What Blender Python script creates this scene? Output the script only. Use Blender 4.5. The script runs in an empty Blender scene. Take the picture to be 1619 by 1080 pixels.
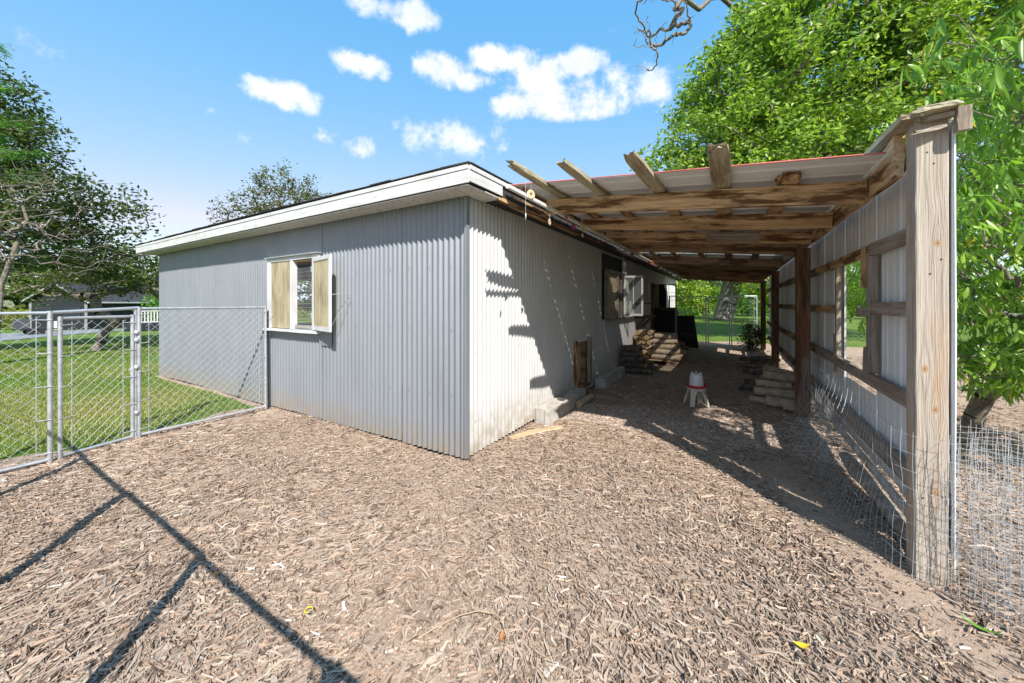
import bpy, math, random
import numpy as np
from mathutils import Vector, Matrix, noise
from math import radians as R, sin, cos, pi
random.seed(7); rng = np.random.default_rng(7)
sc = bpy.context.scene; COL = sc.collection

# ------------------------------------------------ camera, sky, sun, exposure
YAW = 31.1013
cd = bpy.data.cameras.new('camera'); cam = bpy.data.objects.new('camera', cd); COL.objects.link(cam)
cam.location = (2.044, -2.598, 1.4); cam.rotation_euler = (R(90), 0, R(YAW))
cd.sensor_width = 36; cd.lens = 36*581/1619; cd.shift_y = -60/1619; cd.clip_start = .05; cd.clip_end = 2000
sc.camera = cam
SUN_H = Vector((.725, -.688, .0)).normalized(); EL = R(43.2)
to_sun = Vector((SUN_H.x*cos(EL), SUN_H.y*cos(EL), sin(EL)))
sl = bpy.data.lights.new('sun', 'SUN'); sl.energy = 4.4; sl.angle = R(.53); sl.color = (1, .955, .89)
so = bpy.data.objects.new('sun', sl); COL.objects.link(so); so.rotation_euler = to_sun.to_track_quat('Z', 'Y').to_euler(); so.location = (20, -20, 30)
sc.view_settings.view_transform = 'Standard'; sc.view_settings.look = 'None'; sc.view_settings.gamma = 1
sc.view_settings.exposure = .95
W_ = bpy.data.worlds.new('World'); sc.world = W_; W_.use_nodes = True
def build_world():
    nt = W_.node_tree; N = nt.nodes; L = nt.links; N.clear()
    out = N.new('ShaderNodeOutputWorld'); bg = N.new('ShaderNodeBackground'); L.new(bg.outputs[0], out.inputs[0])
    bg.inputs['Strength'].default_value = .145
    sky = N.new('ShaderNodeTexSky'); sky.sky_type = 'NISHITA'; sky.sun_disc = False
    sky.sun_elevation = EL; sky.sun_rotation = math.atan2(to_sun.x, to_sun.y)
    sky.air_density = 1.0; sky.dust_density = .05; sky.ozone_density = .8; sky.altitude = 200
    tc = N.new('ShaderNodeTexCoord')
    def m(op, a, b=None, c=None):
        n = N.new('ShaderNodeMath'); n.operation = op
        for i, v in enumerate((a, b, c)):
            if v is None: continue
            if isinstance(v, (int, float)): n.inputs[i].default_value = v
            else: L.new(v, n.inputs[i])
        return n.outputs[0]
    rot = N.new('ShaderNodeVectorRotate'); rot.rotation_type = 'Z_AXIS'; rot.inputs['Angle'].default_value = -R(YAW)
    L.new(tc.outputs['Generated'], rot.inputs['Vector'])
    sep = N.new('ShaderNodeSeparateXYZ'); L.new(rot.outputs[0], sep.inputs[0])
    az = m('ARCTAN2', sep.outputs[0], sep.outputs[1]); el = m('ARCSINE', sep.outputs[2])
    n1 = N.new('ShaderNodeTexNoise'); n1.inputs['Scale'].default_value = 13; n1.inputs['Detail'].default_value = 12; n1.inputs['Roughness'].default_value = .62
    n2 = N.new('ShaderNodeTexNoise'); n2.inputs['Scale'].default_value = 11; n2.inputs['Detail'].default_value = 3
    L.new(rot.outputs[0], n1.inputs['Vector']); L.new(rot.outputs[0], n2.inputs['Vector'])
    # (azimuth, elevation, half width, half height, weight) in degrees around the compass
    def deg(px, py, rx, ry, w=1):
        u = (px-809.5)/581; v = (480-py)/581; q = math.sqrt(1+u*u)
        return (math.atan(u), math.atan(v/q), rx/581/(q*q), ry/581/(q*(1+v*v/q/q)), w)
    cl = [deg(*c) for c in ((575,5,62,24),(640,24,62,30),(569,102,54,24),(408,140,40,20),(470,155,48,26),
          (700,108,58,32),(790,95,62,28),(735,128,50,22),(850,125,66,44),(915,100,44,28),(860,165,100,32),(920,150,100,34),(985,140,85,42),(900,180,80,16),
          (710,222,95,32,.85),(575,232,36,20,.75),(520,215,30,12,.3),(210,282,26,7,.3),(-200,60,200,40),(1900,-60,300,60))]
    random.seed(3)
    for k in range(16):
        a = random.uniform(75, 285); cl.append((R(a if a < 180 else a-360), R(random.uniform(14, 60)), R(random.uniform(5, 12)), R(random.uniform(2, 4.5)), .9))
    tot = None
    for (a0, e0, ra, re, w) in cl:
        q = m('ADD', m('POWER', m('MULTIPLY', m('SUBTRACT', az, a0), 1/ra), 2), m('POWER', m('MULTIPLY', m('SUBTRACT', el, e0), 1/re), 2))
        s = m('MULTIPLY', m('SUBTRACT', 1.35, m('MULTIPLY', q, .95)), w)
        s = m('MAXIMUM', s, -.5)
        tot = s if tot is None else m('SMOOTH_MAX', tot, s, .25)
    f = m('ADD', tot, m('MULTIPLY', m('SUBTRACT', n1.outputs['Fac'], .5), 4.6))
    mr = N.new('ShaderNodeMapRange'); mr.interpolation_type = 'SMOOTHSTEP'; mr.inputs[1].default_value = .3; mr.inputs[2].default_value = 1.5
    L.new(f, mr.inputs[0])
    mx = N.new('ShaderNodeMix'); mx.data_type = 'RGBA'; L.new(mr.outputs[0], mx.inputs['Factor'])
    # film-like response for the sky: each channel compressed so that zenith and horizon both stay in range
    sc_ = N.new('ShaderNodeSeparateColor'); L.new(sky.outputs[0], sc_.inputs[0]); hs = N.new('ShaderNodeCombineColor')
    for i, (p_, k_, mxv) in enumerate(((1.2, .70, 3.0), (.45, 1.53, 3.6), (.15, 2.95, 4.0))):
        L.new(m('MINIMUM', m('MULTIPLY', m('POWER', sc_.outputs[i], p_), k_), mxv), hs.inputs[i])
    L.new(hs.outputs[0], mx.inputs[6])
    cc = N.new('ShaderNodeMix'); cc.data_type = 'RGBA'; L.new(n2.outputs['Fac'], cc.inputs['Factor'])
    cc.inputs[6].default_value = (2.6, 3.0, 3.7, 1); cc.inputs[7].default_value = (4.9, 4.8, 4.8, 1)
    L.new(cc.outputs[2], mx.inputs[7]); L.new(mx.outputs[2], bg.inputs[0])
build_world()

# ------------------------------------------------ helpers
WM = {}
def link(o, parent=None, M=None):
    COL.objects.link(o); M = M or Matrix.Identity(4)
    WM[o.name] = M
    if parent is not None:
        o.parent = parent; o.matrix_parent_inverse = WM[parent.name].inverted()
    o.matrix_basis = M
    return o
def thing(name, label, cat, loc=(0, 0, 0), group=None):
    o = bpy.data.objects.new(name, None); o.empty_display_size = .1
    link(o, None, Matrix.Translation(loc)); o['label'] = label; o['category'] = cat
    if group: o['group'] = group
    return o
def tag(o, label=None, cat=None, group=None, kind=None):
    for k, v in (('label', label), ('category', cat), ('group', group), ('kind', kind)):
        if v: o[k] = v
    return o
def mesh_np(name, V, F, m, parent=None, smooth=False, col=None, M=None):
    """V (n,3), F (k,3|4) arrays"""
    V = np.asarray(V, dtype=np.float32).reshape(-1, 3); F = np.asarray(F, dtype=np.int32); k = F.shape[1]
    me = bpy.data.meshes.new(name)
    me.vertices.add(len(V)); me.vertices.foreach_set('co', V.ravel())
    me.loops.add(F.size); me.loops.foreach_set('vertex_index', F.ravel())
    me.polygons.add(len(F)); me.polygons.foreach_set('loop_start', np.arange(0, F.size, k, dtype=np.int32))
    try: me.polygons.foreach_set('loop_total', np.full(len(F), k, dtype=np.int32))
    except Exception: pass
    me.polygons.foreach_set('use_smooth', np.full(len(F), smooth, dtype=bool))
    me.update(calc_edges=True)
    if col is not None:
        a = me.attributes.new('col', 'FLOAT_COLOR', 'POINT'); c4 = np.ones((len(V), 4), dtype=np.float32); c4[:, :3] = col
        a.data.foreach_set('color', c4.ravel())
    me.materials.append(m)
    return link(bpy.data.objects.new(name, me), parent, M)
class MB:
    def __init__(s): s.v = []; s.f = []; s.sm = []
    def add(s, vs, fs, sm=False):
        b = len(s.v); s.v += [tuple(v) for v in vs]; s.f += [tuple(i+b for i in f) for f in fs]; s.sm += [sm]*len(fs)
    def box(s, x0, x1, y0, y1, z0, z1):
        s.add([(x0,y0,z0),(x1,y0,z0),(x1,y1,z0),(x0,y1,z0),(x0,y0,z1),(x1,y0,z1),(x1,y1,z1),(x0,y1,z1)],
              [(0,3,2,1),(4,5,6,7),(0,1,5,4),(1,2,6,5),(2,3,7,6),(3,0,4,7)]); return s
    def tube(s, pts, r, n=6, caps=True, closed=False):
        pts = [Vector(p) for p in pts]; rr = r if isinstance(r, (list, tuple)) else [r]*len(pts)
        vs = []; K = len(pts)
        for i, p in enumerate(pts):
            if closed: t = pts[(i+1) % K]-pts[i-1]
            else: t = pts[min(i+1, K-1)]-pts[max(i-1, 0)]
            t = t.normalized() if t.length > 1e-9 else Vector((0, 0, 1))
            a = t.cross(Vector((0, 0, 1)) if abs(t.z) < .9 else Vector((1, 0, 0))).normalized(); b = t.cross(a)
            for k in range(n):
                an = 2*pi*k/n; vs.append(p+(a*cos(an)+b*sin(an))*rr[i])
        fs = []
        for i in range(K if closed else K-1):
            j = (i+1) % K
            for k in range(n): fs.append((i*n+k, i*n+(k+1) % n, j*n+(k+1) % n, j*n+k))
        s.add(vs, fs, n > 4)
        if caps and not closed:
            s.add(vs[:n], [tuple(range(n))[::-1]]); s.add(vs[-n:], [tuple(range(n))])
        return s
    def lathe(s, c, prof, n=24):
        vs = [(c[0]+r*cos(2*pi*k/n), c[1]+r*sin(2*pi*k/n), c[2]+z) for r, z in prof for k in range(n)]
        fs = [(i*n+k, i*n+(k+1) % n, (i+1)*n+(k+1) % n, (i+1)*n+k) for i in range(len(prof)-1) for k in range(n)]
        s.add(vs, fs, True); return s
    def build(s, name, m, parent=None, M=None):
        me = bpy.data.meshes.new(name); me.from_pydata(s.v, [], s.f); me.polygons.foreach_set('use_smooth', s.sm); me.materials.append(m); me.update()
        return link(bpy.data.objects.new(name, me), parent, M)
def box(name, x0, x1, y0, y1, z0, z1, m, parent=None): return MB().box(x0, x1, y0, y1, z0, z1).build(name, m, parent)
def board(name, p0, p1, w, h, m, parent=None, ns=8, rough=.0015, ragged0=0, ragged1=0, roll=0, rot=0, mb_only=False):
    """a plank of section w (sideways) x h (up) from p0 to p1; the mesh runs along local X so the grain follows it"""
    p0 = Vector(p0); p1 = Vector(p1); t = (p1-p0); Ln = t.length; t.normalize()
    up = Vector((0, 0, 1)) if abs(t.z) < .95 else Vector((0, 1, 0))
    yv = up.cross(t).normalized(); zv = t.cross(yv)
    if roll: yv, zv = yv*cos(roll)+zv*sin(roll), zv*cos(roll)-yv*sin(roll)
    c = min(.004, min(w, h)*.08); a = w/2; b = h/2
    sec = [(-a+c,-b),(0,-b),(a-c,-b),(a,-b+c),(a,0),(a,b-c),(a-c,b),(0,b),(-a+c,b),(-a,b-c),(-a,0),(-a,-b+c)]; n = 12
    vs = []
    sd = random.uniform(0, 99)
    for i in range(ns+1):
        f = i/ns
        for k, (y, z) in enumerate(sec):
            x = f*Ln
            d = noise.noise(Vector((x*3+sd, y*20, z*20)))*rough*2+random.uniform(-rough, rough)*.5
            if i == ns and ragged1: x -= ragged1*abs(noise.noise(Vector((sd+k*.9, y*60, z*60))))*2.2
            if i == 0 and ragged0: x += ragged0*abs(noise.noise(Vector((sd+k*.9, y*60, z*60))))*2.2
            sh = 1
            if ragged1 and i >= ns-1: sh = .9 if i == ns-1 else .78
            if ragged0 and i <= 1: sh = .9 if i == 1 else .78
            vs.append((x, y*sh+d, z*sh+d))
    fs = [(i*n+k, i*n+(k+1) % n, (i+1)*n+(k+1) % n, (i+1)*n+k) for i in range(ns) for k in range(n)]
    for e, rg in ((0, ragged0), (ns, ragged1)):
        base = e*n; cI = len(vs); cx = (0 if e == 0 else Ln) + (rg*.6 if e == 0 else -rg*.6)
        vs.append((cx, 0, 0))
        for k in range(n): fs.append((base+k, base+(k+1) % n, cI) if e else (base+(k+1) % n, base+k, cI))
    me = bpy.data.meshes.new(name); me.from_pydata(vs, [], fs); me.materials.append(m)
    M = Matrix.Translation(p0) @ Matrix((t, yv, zv)).transposed().to_4x4()
    return link(bpy.data.objects.new(name, me), parent, M)

# ------------------------------------------------ materials
def nmat(name):
    m = bpy.data.materials.new(name); m.use_nodes = True; nt = m.node_tree; return m, nt, nt.nodes['Principled BSDF']
def ramp(nt, fac, stops):
    r = nt.nodes.new('ShaderNodeValToRGB'); e = r.color_ramp.elements
    while len(e) < len(stops): e.new(.5)
    for i, (p, c) in enumerate(stops): e[i].position = p; e[i].color = (*c, 1)
    nt.links.new(fac, r.inputs[0]); return r.outputs[0]
def tex(nt, scale, detail=4, coord='Object', mp=(1, 1, 1), rough=.55, rnd=False, dist=0):
    tc = nt.nodes.new('ShaderNodeTexCoord'); mpn = nt.nodes.new('ShaderNodeMapping'); mpn.inputs['Scale'].default_value = mp
    nt.links.new(tc.outputs[coord], mpn.inputs['Vector'])
    if rnd:
        oi = nt.nodes.new('ShaderNodeObjectInfo'); mu = nt.nodes.new('ShaderNodeVectorMath'); mu.operation = 'MULTIPLY_ADD'
        cx = nt.nodes.new('ShaderNodeCombineXYZ')
        for i in range(3): nt.links.new(oi.outputs['Random'], cx.inputs[i])
        nt.links.new(cx.outputs[0], mu.inputs[0]); mu.inputs[1].default_value = (37, 91, 53); nt.links.new(tc.outputs[coord], mu.inputs[2])
        nt.links.new(mu.outputs[0], mpn.inputs['Vector'])
    n = nt.nodes.new('ShaderNodeTexNoise'); n.inputs['Scale'].default_value = scale; n.inputs['Detail'].default_value = detail
    n.inputs['Roughness'].default_value = rough; n.inputs['Distortion'].default_value = dist
    nt.links.new(mpn.outputs[0], n.inputs['Vector']); return n.outputs['Fac']
def mixc(nt, fac, a, b, mode='MIX'):
    x = nt.nodes.new('ShaderNodeMix'); x.data_type = 'RGBA'; x.blend_type = mode
    for s, v in ((0, fac), (6, a), (7, b)):
        if isinstance(v, (int, float)): x.inputs[s].default_value = v
        elif isinstance(v, tuple): x.inputs[s].default_value = (*v, 1)
        else: nt.links.new(v, x.inputs[s])
    return x.outputs[2]
def bump(nt, p, fac, dist, strength=1):
    b = nt.nodes.new('ShaderNodeBump'); b.inputs['Distance'].default_value = dist; b.inputs['Strength'].default_value = strength
    nt.links.new(fac, b.inputs['Height']); nt.links.new(b.outputs[0], p.inputs['Normal'])
def simple(name, c, rough=.6, metal=0, var=.12, scale=6, bmp=0):
    m, nt, p = nmat(name); f = tex(nt, scale, 5)
    lo = tuple(max(0, v*(1-var*1.6)) for v in c); hi = tuple(v*(1+var) for v in c)
    nt.links.new(ramp(nt, f, [(.3, lo), (.7, hi)]), p.inputs['Base Color'])
    p.inputs['Roughness'].default_value = rough; p.inputs['Metallic'].default_value = metal
    if bmp: bump(nt, p, tex(nt, scale*8, 4), bmp)
    return m
def wood(name, dark, mid, light, stain=None, rough=.85, fine=1, knots=True, stain_amt=.5):
    m, nt, p = nmat(name)
    warp = tex(nt, 1.0, 2, mp=(1.3, 4, 4), rnd=True)
    g = tex(nt, 1.0, 8, mp=(1.1, 32*fine, 32*fine), rnd=True, rough=.62, dist=.6)
    g2 = tex(nt, 1.0, 3, mp=(5, 130, 130), rnd=True, rough=.7)
    c = ramp(nt, g, [(.28, dark), (.47, mid), (.68, light)])
    c = mixc(nt, .35, c, ramp(nt, g2, [(.35, dark), (.6, light)]))
    if stain:
        s = tex(nt, 1.0, 6, mp=(1.8, 13, 13), rnd=True, rough=.65)
        c = mixc(nt, ramp(nt, s, [(.49, (0, 0, 0)), (.58, (stain_amt,)*3)]), c, stain)
    if knots:
        tc = nt.nodes.new('ShaderNodeTexCoord'); mp = nt.nodes.new('ShaderNodeMapping'); mp.inputs['Scale'].default_value = (2.6, 7, 7); nt.links.new(tc.outputs['Object'], mp.inputs[0])
        v = nt.nodes.new('ShaderNodeTexVoronoi'); v.inputs['Scale'].default_value = 1; nt.links.new(mp.outputs[0], v.inputs['Vector'])
        k = ramp(nt, v.outputs['Distance'], [(.07, (1, 1, 1)), (.15, (0, 0, 0))])
        c = mixc(nt, k, c, tuple(x*.75 for x in dark))
    nt.links.new(c, p.inputs['Base Color']); p.inputs['Roughness'].default_value = rough; p.inputs['Specular IOR Level'].default_value = .2
    bump(nt, p, mixc(nt, .4, g, g2), .006, .9)
    return m
def vcol(name, rough=.8, transl=0, spec=.3, mult=1, bmp=0):
    m, nt, p = nmat(name); a = nt.nodes.new('ShaderNodeAttribute'); a.attribute_name = 'col'
    nt.links.new(a.outputs['Color'], p.inputs['Base Color']); p.inputs['Roughness'].default_value = rough; p.inputs['Specular IOR Level'].default_value = spec
    if transl:
        t = nt.nodes.new('ShaderNodeBsdfTranslucent'); mx = nt.nodes.new('ShaderNodeMixShader'); mx.inputs[0].default_value = transl
        c = mixc(nt, 1.0, a.outputs['Color'], (1.45, 1.6, .6), 'MULTIPLY'); nt.links.new(c, t.inputs[0])
        nt.links.new(p.outputs[0], mx.inputs[1]); nt.links.new(t.outputs[0], mx.inputs[2])
        nt.links.new(mx.outputs[0], nt.nodes['Material Output'].inputs[0])
    return m
M = {}
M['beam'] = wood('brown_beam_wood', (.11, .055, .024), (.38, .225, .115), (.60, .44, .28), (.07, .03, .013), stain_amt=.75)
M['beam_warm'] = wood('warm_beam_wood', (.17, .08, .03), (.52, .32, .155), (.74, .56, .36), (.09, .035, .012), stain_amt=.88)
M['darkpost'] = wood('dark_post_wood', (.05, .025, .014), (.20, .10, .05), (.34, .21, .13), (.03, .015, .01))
M['grey'] = wood('grey_weathered_wood', (.13, .10, .075), (.30, .25, .20), (.46, .41, .35), (.14, .085, .05), stain_amt=.45)
M['moss'] = wood('mossy_broken_wood', (.10, .085, .05), (.34, .30, .20), (.54, .49, .36), (.14, .085, .04))
M['firepale'] = wood('pale_wood', (.25, .17, .10), (.45, .33, .2), (.6, .48, .32), knots=False)
M['bark'] = simple('grey_bark', (.22, .185, .15), .9, var=.35, scale=14, bmp=.012)
M['barkdark'] = simple('dark_log_bark', (.15, .13, .11), .9, var=.35, scale=14, bmp=.01)
M['barkpale'] = simple('pale_log_bark', (.48, .38, .28), .9, var=.25, scale=12, bmp=.006)
M['cutend'] = simple('cut_log_end', (.50, .34, .17), .8, var=.25, scale=25)
M['white'] = simple('white_painted_trim', (.60, .60, .60), .5, var=.10, scale=4)
def fascia_mat():
    m, nt, p = nmat('weathered_white_fascia'); c = ramp(nt, tex(nt, 1, 6, mp=(3, 3, 26)), [(.3, (.46, .46, .44)), (.6, (.62, .62, .62))])
    c = mixc(nt, ramp(nt, tex(nt, 1, 6, mp=(16, 16, 2.2), rough=.7), [(.56, (0, 0, 0)), (.74, (.55,)*3)]), c, (.33, .31, .26)); nt.links.new(c, p.inputs['Base Color'])
    p.inputs['Roughness'].default_value = .6; bump(nt, p, tex(nt, 1, 4, mp=(5, 5, 60)), .003, .6); return m
M['fascia'] = fascia_mat()
M['oldwhite'] = simple('chipped_white_paint', (.66, .65, .61), .6, var=.12, scale=18)
M['galv'] = simple('galvanized_steel', (.52, .54, .56), .42, metal=.55, var=.14, scale=18)
M['wire'] = simple('galvanized_wire', (.46, .48, .5), .45, metal=.3, var=.1)
M['black'] = simple('black_matte', (.012, .012, .012), .7, var=.1)
M['blackmetal'] = simple('black_metal', (.02, .02, .022), .45, var=.2)
M['block'] = simple('concrete_block', (.45, .42, .38), .95, var=.16, scale=12, bmp=.004)
M['shingle'] = simple('dark_shingle', (.045, .043, .042), .95, var=.3, scale=40, bmp=.002)
M['tan'] = simple('tan_faded_paint', (.42, .34, .22), .8, var=.2, scale=7)
M['plaster'] = simple('beige_patch', (.47, .42, .36), .9, var=.12)
M['red'] = simple('red_plastic', (.62, .015, .03), .35, var=.06)
M['wplastic'] = simple('white_translucent_plastic', (.72, .73, .76), .4, var=.05)
M['dirtywhite'] = simple('dirty_white_plastic', (.56, .53, .47), .6, var=.16, scale=20)
M['redtrim'] = simple('faded_red_edge', (.50, .13, .10), .6, var=.2)
M['tarp'] = simple('grey_tarp', (.22, .23, .22), .7, var=.2)
def corr_mat(name, base, dirt=(.30, .25, .19), zd=.32, green=False, metal=.0):
    m, nt, p = nmat(name); N = nt.nodes; L = nt.links
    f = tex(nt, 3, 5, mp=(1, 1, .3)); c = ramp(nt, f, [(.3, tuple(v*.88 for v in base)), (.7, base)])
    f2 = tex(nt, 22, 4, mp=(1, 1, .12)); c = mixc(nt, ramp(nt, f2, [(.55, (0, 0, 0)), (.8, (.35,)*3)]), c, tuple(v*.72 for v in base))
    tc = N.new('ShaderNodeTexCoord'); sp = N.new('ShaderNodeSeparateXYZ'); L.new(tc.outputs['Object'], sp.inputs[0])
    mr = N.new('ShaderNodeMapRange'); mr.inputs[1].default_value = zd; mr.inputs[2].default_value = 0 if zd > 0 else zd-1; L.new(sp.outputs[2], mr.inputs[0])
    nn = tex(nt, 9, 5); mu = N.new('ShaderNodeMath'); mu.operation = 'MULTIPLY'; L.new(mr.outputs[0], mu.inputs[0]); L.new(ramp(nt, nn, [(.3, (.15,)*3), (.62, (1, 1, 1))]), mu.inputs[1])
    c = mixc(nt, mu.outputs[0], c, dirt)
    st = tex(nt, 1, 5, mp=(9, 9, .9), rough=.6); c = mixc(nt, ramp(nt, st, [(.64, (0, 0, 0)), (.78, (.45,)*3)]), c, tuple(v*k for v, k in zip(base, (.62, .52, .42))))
    L.new(c, p.inputs['Base Color']); p.inputs['Roughness'].default_value = .5; p.inputs['Metallic'].default_value = metal
    bump(nt, p, tex(nt, 5, 3), .004, .5)
    return m
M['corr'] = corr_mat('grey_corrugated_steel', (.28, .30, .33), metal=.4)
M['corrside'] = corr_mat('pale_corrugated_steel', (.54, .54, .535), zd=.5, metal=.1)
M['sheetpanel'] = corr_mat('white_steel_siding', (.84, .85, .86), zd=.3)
M['roofsheet'] = corr_mat('grey_roof_sheet', (.72, .74, .76), zd=-5)
def fiberglass(name, c, tr=.35):
    m, nt, p = nmat(name); f = tex(nt, 12, 6, mp=(1, 1, .25))
    col = ramp(nt, f, [(.3, tuple(v*.55 for v in c)), (.55, c), (.8, tuple(min(1, v*1.2) for v in c))]); nt.links.new(col, p.inputs['Base Color'])
    t = nt.nodes.new('ShaderNodeBsdfTranslucent'); nt.links.new(col, t.inputs[0]); mx = nt.nodes.new('ShaderNodeMixShader'); mx.inputs[0].default_value = tr
    nt.links.new(p.outputs[0], mx.inputs[1]); nt.links.new(t.outputs[0], mx.inputs[2]); nt.links.new(mx.outputs[0], nt.nodes['Material Output'].inputs[0])
    p.inputs['Roughness'].default_value = .4; return m
M['fiber'] = fiberglass('yellowed_fiberglass', (.46, .40, .26))
def clear(name, c=(.9, .93, .92), op=.12, rough=.05):
    m, nt, p = nmat(name); t = nt.nodes.new('ShaderNodeBsdfTransparent'); t.inputs[0].default_value = (*c, 1)
    mx = nt.nodes.new('ShaderNodeMixShader'); mx.inputs[0].default_value = op; p.inputs['Base Color'].default_value = (.7, .72, .7, 1); p.inputs['Roughness'].default_value = rough
    nt.links.new(t.outputs[0], mx.inputs[1]); nt.links.new(p.outputs[0], mx.inputs[2]); nt.links.new(mx.outputs[0], nt.nodes['Material Output'].inputs[0]); return m
M['glass'] = clear('window_glass')
M['skylight'] = clear('cloudy_plastic_roof', (.97, .96, .94), .45, .4)
M['chips'] = vcol('bark_mulch', .9, spec=.15)
M['leaf'] = vcol('tree_leaf', .42, .34, spec=.4)
M['peach'] = vcol('peach_leaf', .30, .38, spec=.5)
M['grass'] = vcol('grass_blade', .6, .3, spec=.2)
M['needle'] = vcol('pine_needles', .6, .15, spec=.2)

# ------------------------------------------------ ground
def gz(x, y):
    x = np.asarray(x, float); y = np.asarray(y, float)
    z = -.028*np.clip(-x-9, 0, 90) - .0*y
    z = z - .01*np.clip(x-5, 0, 60)
    b = .014*np.sin(x*2.1+1.3*np.sin(y*1.7))*np.cos(y*2.4+.8*np.sin(x*1.3))+.008*np.sin(x*5.3+y*3.1)*np.sin(y*6.1-x*2.2)
    ridge = .05*np.exp(-((x-(2.62-.0*y))/.22)**2)*np.clip((1.2-y)/1.2, 0, 1)*np.clip((y+2)/2, 0, 1)   # soil ridge beside the open wall
    near = np.exp(-((x**2+y**2)/150.))
    return z+(b*near)+ridge*.8-.012
def ground_mat():
    m, nt, p = nmat('soil_and_lawn'); N = nt.nodes; L = nt.links
    f = tex(nt, 3.5, 8, rough=.7); soil = ramp(nt, f, [(.3, (.24, .17, .12)), (.55, (.37, .27, .20)), (.75, (.47, .36, .275))])
    f3 = tex(nt, 60, 5, rough=.7); soil = mixc(nt, ramp(nt, f3, [(.4, (0, 0, 0)), (.7, (.7,)*3)]), soil, (.40, .33, .27))
    g = tex(nt, .35, 8, rough=.7); grass = ramp(nt, g, [(.32, (.07, .14, .016)), (.5, (.13, .21, .03)), (.68, (.25, .27, .07))])
    g4 = tex(nt, 14, 6, rough=.75); grass = mixc(nt, ramp(nt, g4, [(.35, (.6,)*3), (.62, (0, 0, 0))]), grass, (.03, .05, .01))
    a = N.new('ShaderNodeAttribute'); a.attribute_name = 'col'
    nn = tex(nt, 7, 5); sub = N.new('ShaderNodeMath'); sub.operation = 'MULTIPLY_ADD'; L.new(nn, sub.inputs[0]); sub.inputs[1].default_value = .5
    L.new(a.outputs['Fac'], sub.inputs[2]); msk = ramp(nt, sub.outputs[0], [(.62, (0, 0, 0)), (.86, (1, 1, 1))])
    L.new(mixc(nt, msk, soil, grass), p.inputs['Base Color']); p.inputs['Roughness'].default_value = .95; p.inputs['Specular IOR Level'].default_value = .1
    bump(nt, p, tex(nt, 40, 8, rough=.7), .02, .8); return m
def lawn_mask(x, y):
    """1 on lawn, 0 on bare or mulched soil"""
    x = np.asarray(x, float); y = np.asarray(y, float)
    wob = .12*np.sin(y*3.1)+.08*np.sin(y*7.3+1)
    left = np.clip((-3.36+wob-x)/.3, 0, 1)*np.where((x > -7.6) & (y > -.35), np.clip((-.02-y)/.12, 0, 1), 1)
    far = np.clip((y-12.8+.3*np.sin(x*2))/.6, 0, 1)
    right = np.clip((x-6.8)/1.0, 0, 1)
    return np.clip(np.maximum(np.maximum(left, far), right), 0, 1)
def make_ground():
    a = np.concatenate([-np.geomspace(900, 9, 26), np.linspace(-8.9, 6, 190), np.geomspace(6.2, 900, 28)])
    b = np.concatenate([-np.geomspace(900, 4.2, 24), np.linspace(-4, 13.4, 200), np.geomspace(13.6, 900, 26)])
    X, Yg = np.meshgrid(a, b); Z = gz(X, Yg); n = len(a)
    V = np.stack([X, Yg, Z], -1).reshape(-1, 3)
    I = np.arange(len(V)).reshape(X.shape); F = np.stack([I[:-1, :-1], I[:-1, 1:], I[1:, 1:], I[1:, :-1]], -1).reshape(-1, 4)
    lm = lawn_mask(V[:, 0], V[:, 1]); o = mesh_np('ground', V, F, ground_mat(), None, True, np.stack([lm]*3, -1)); tag(o, kind='structure')
make_ground()
CX_, CY_ = 2.044, -2.598
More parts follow.
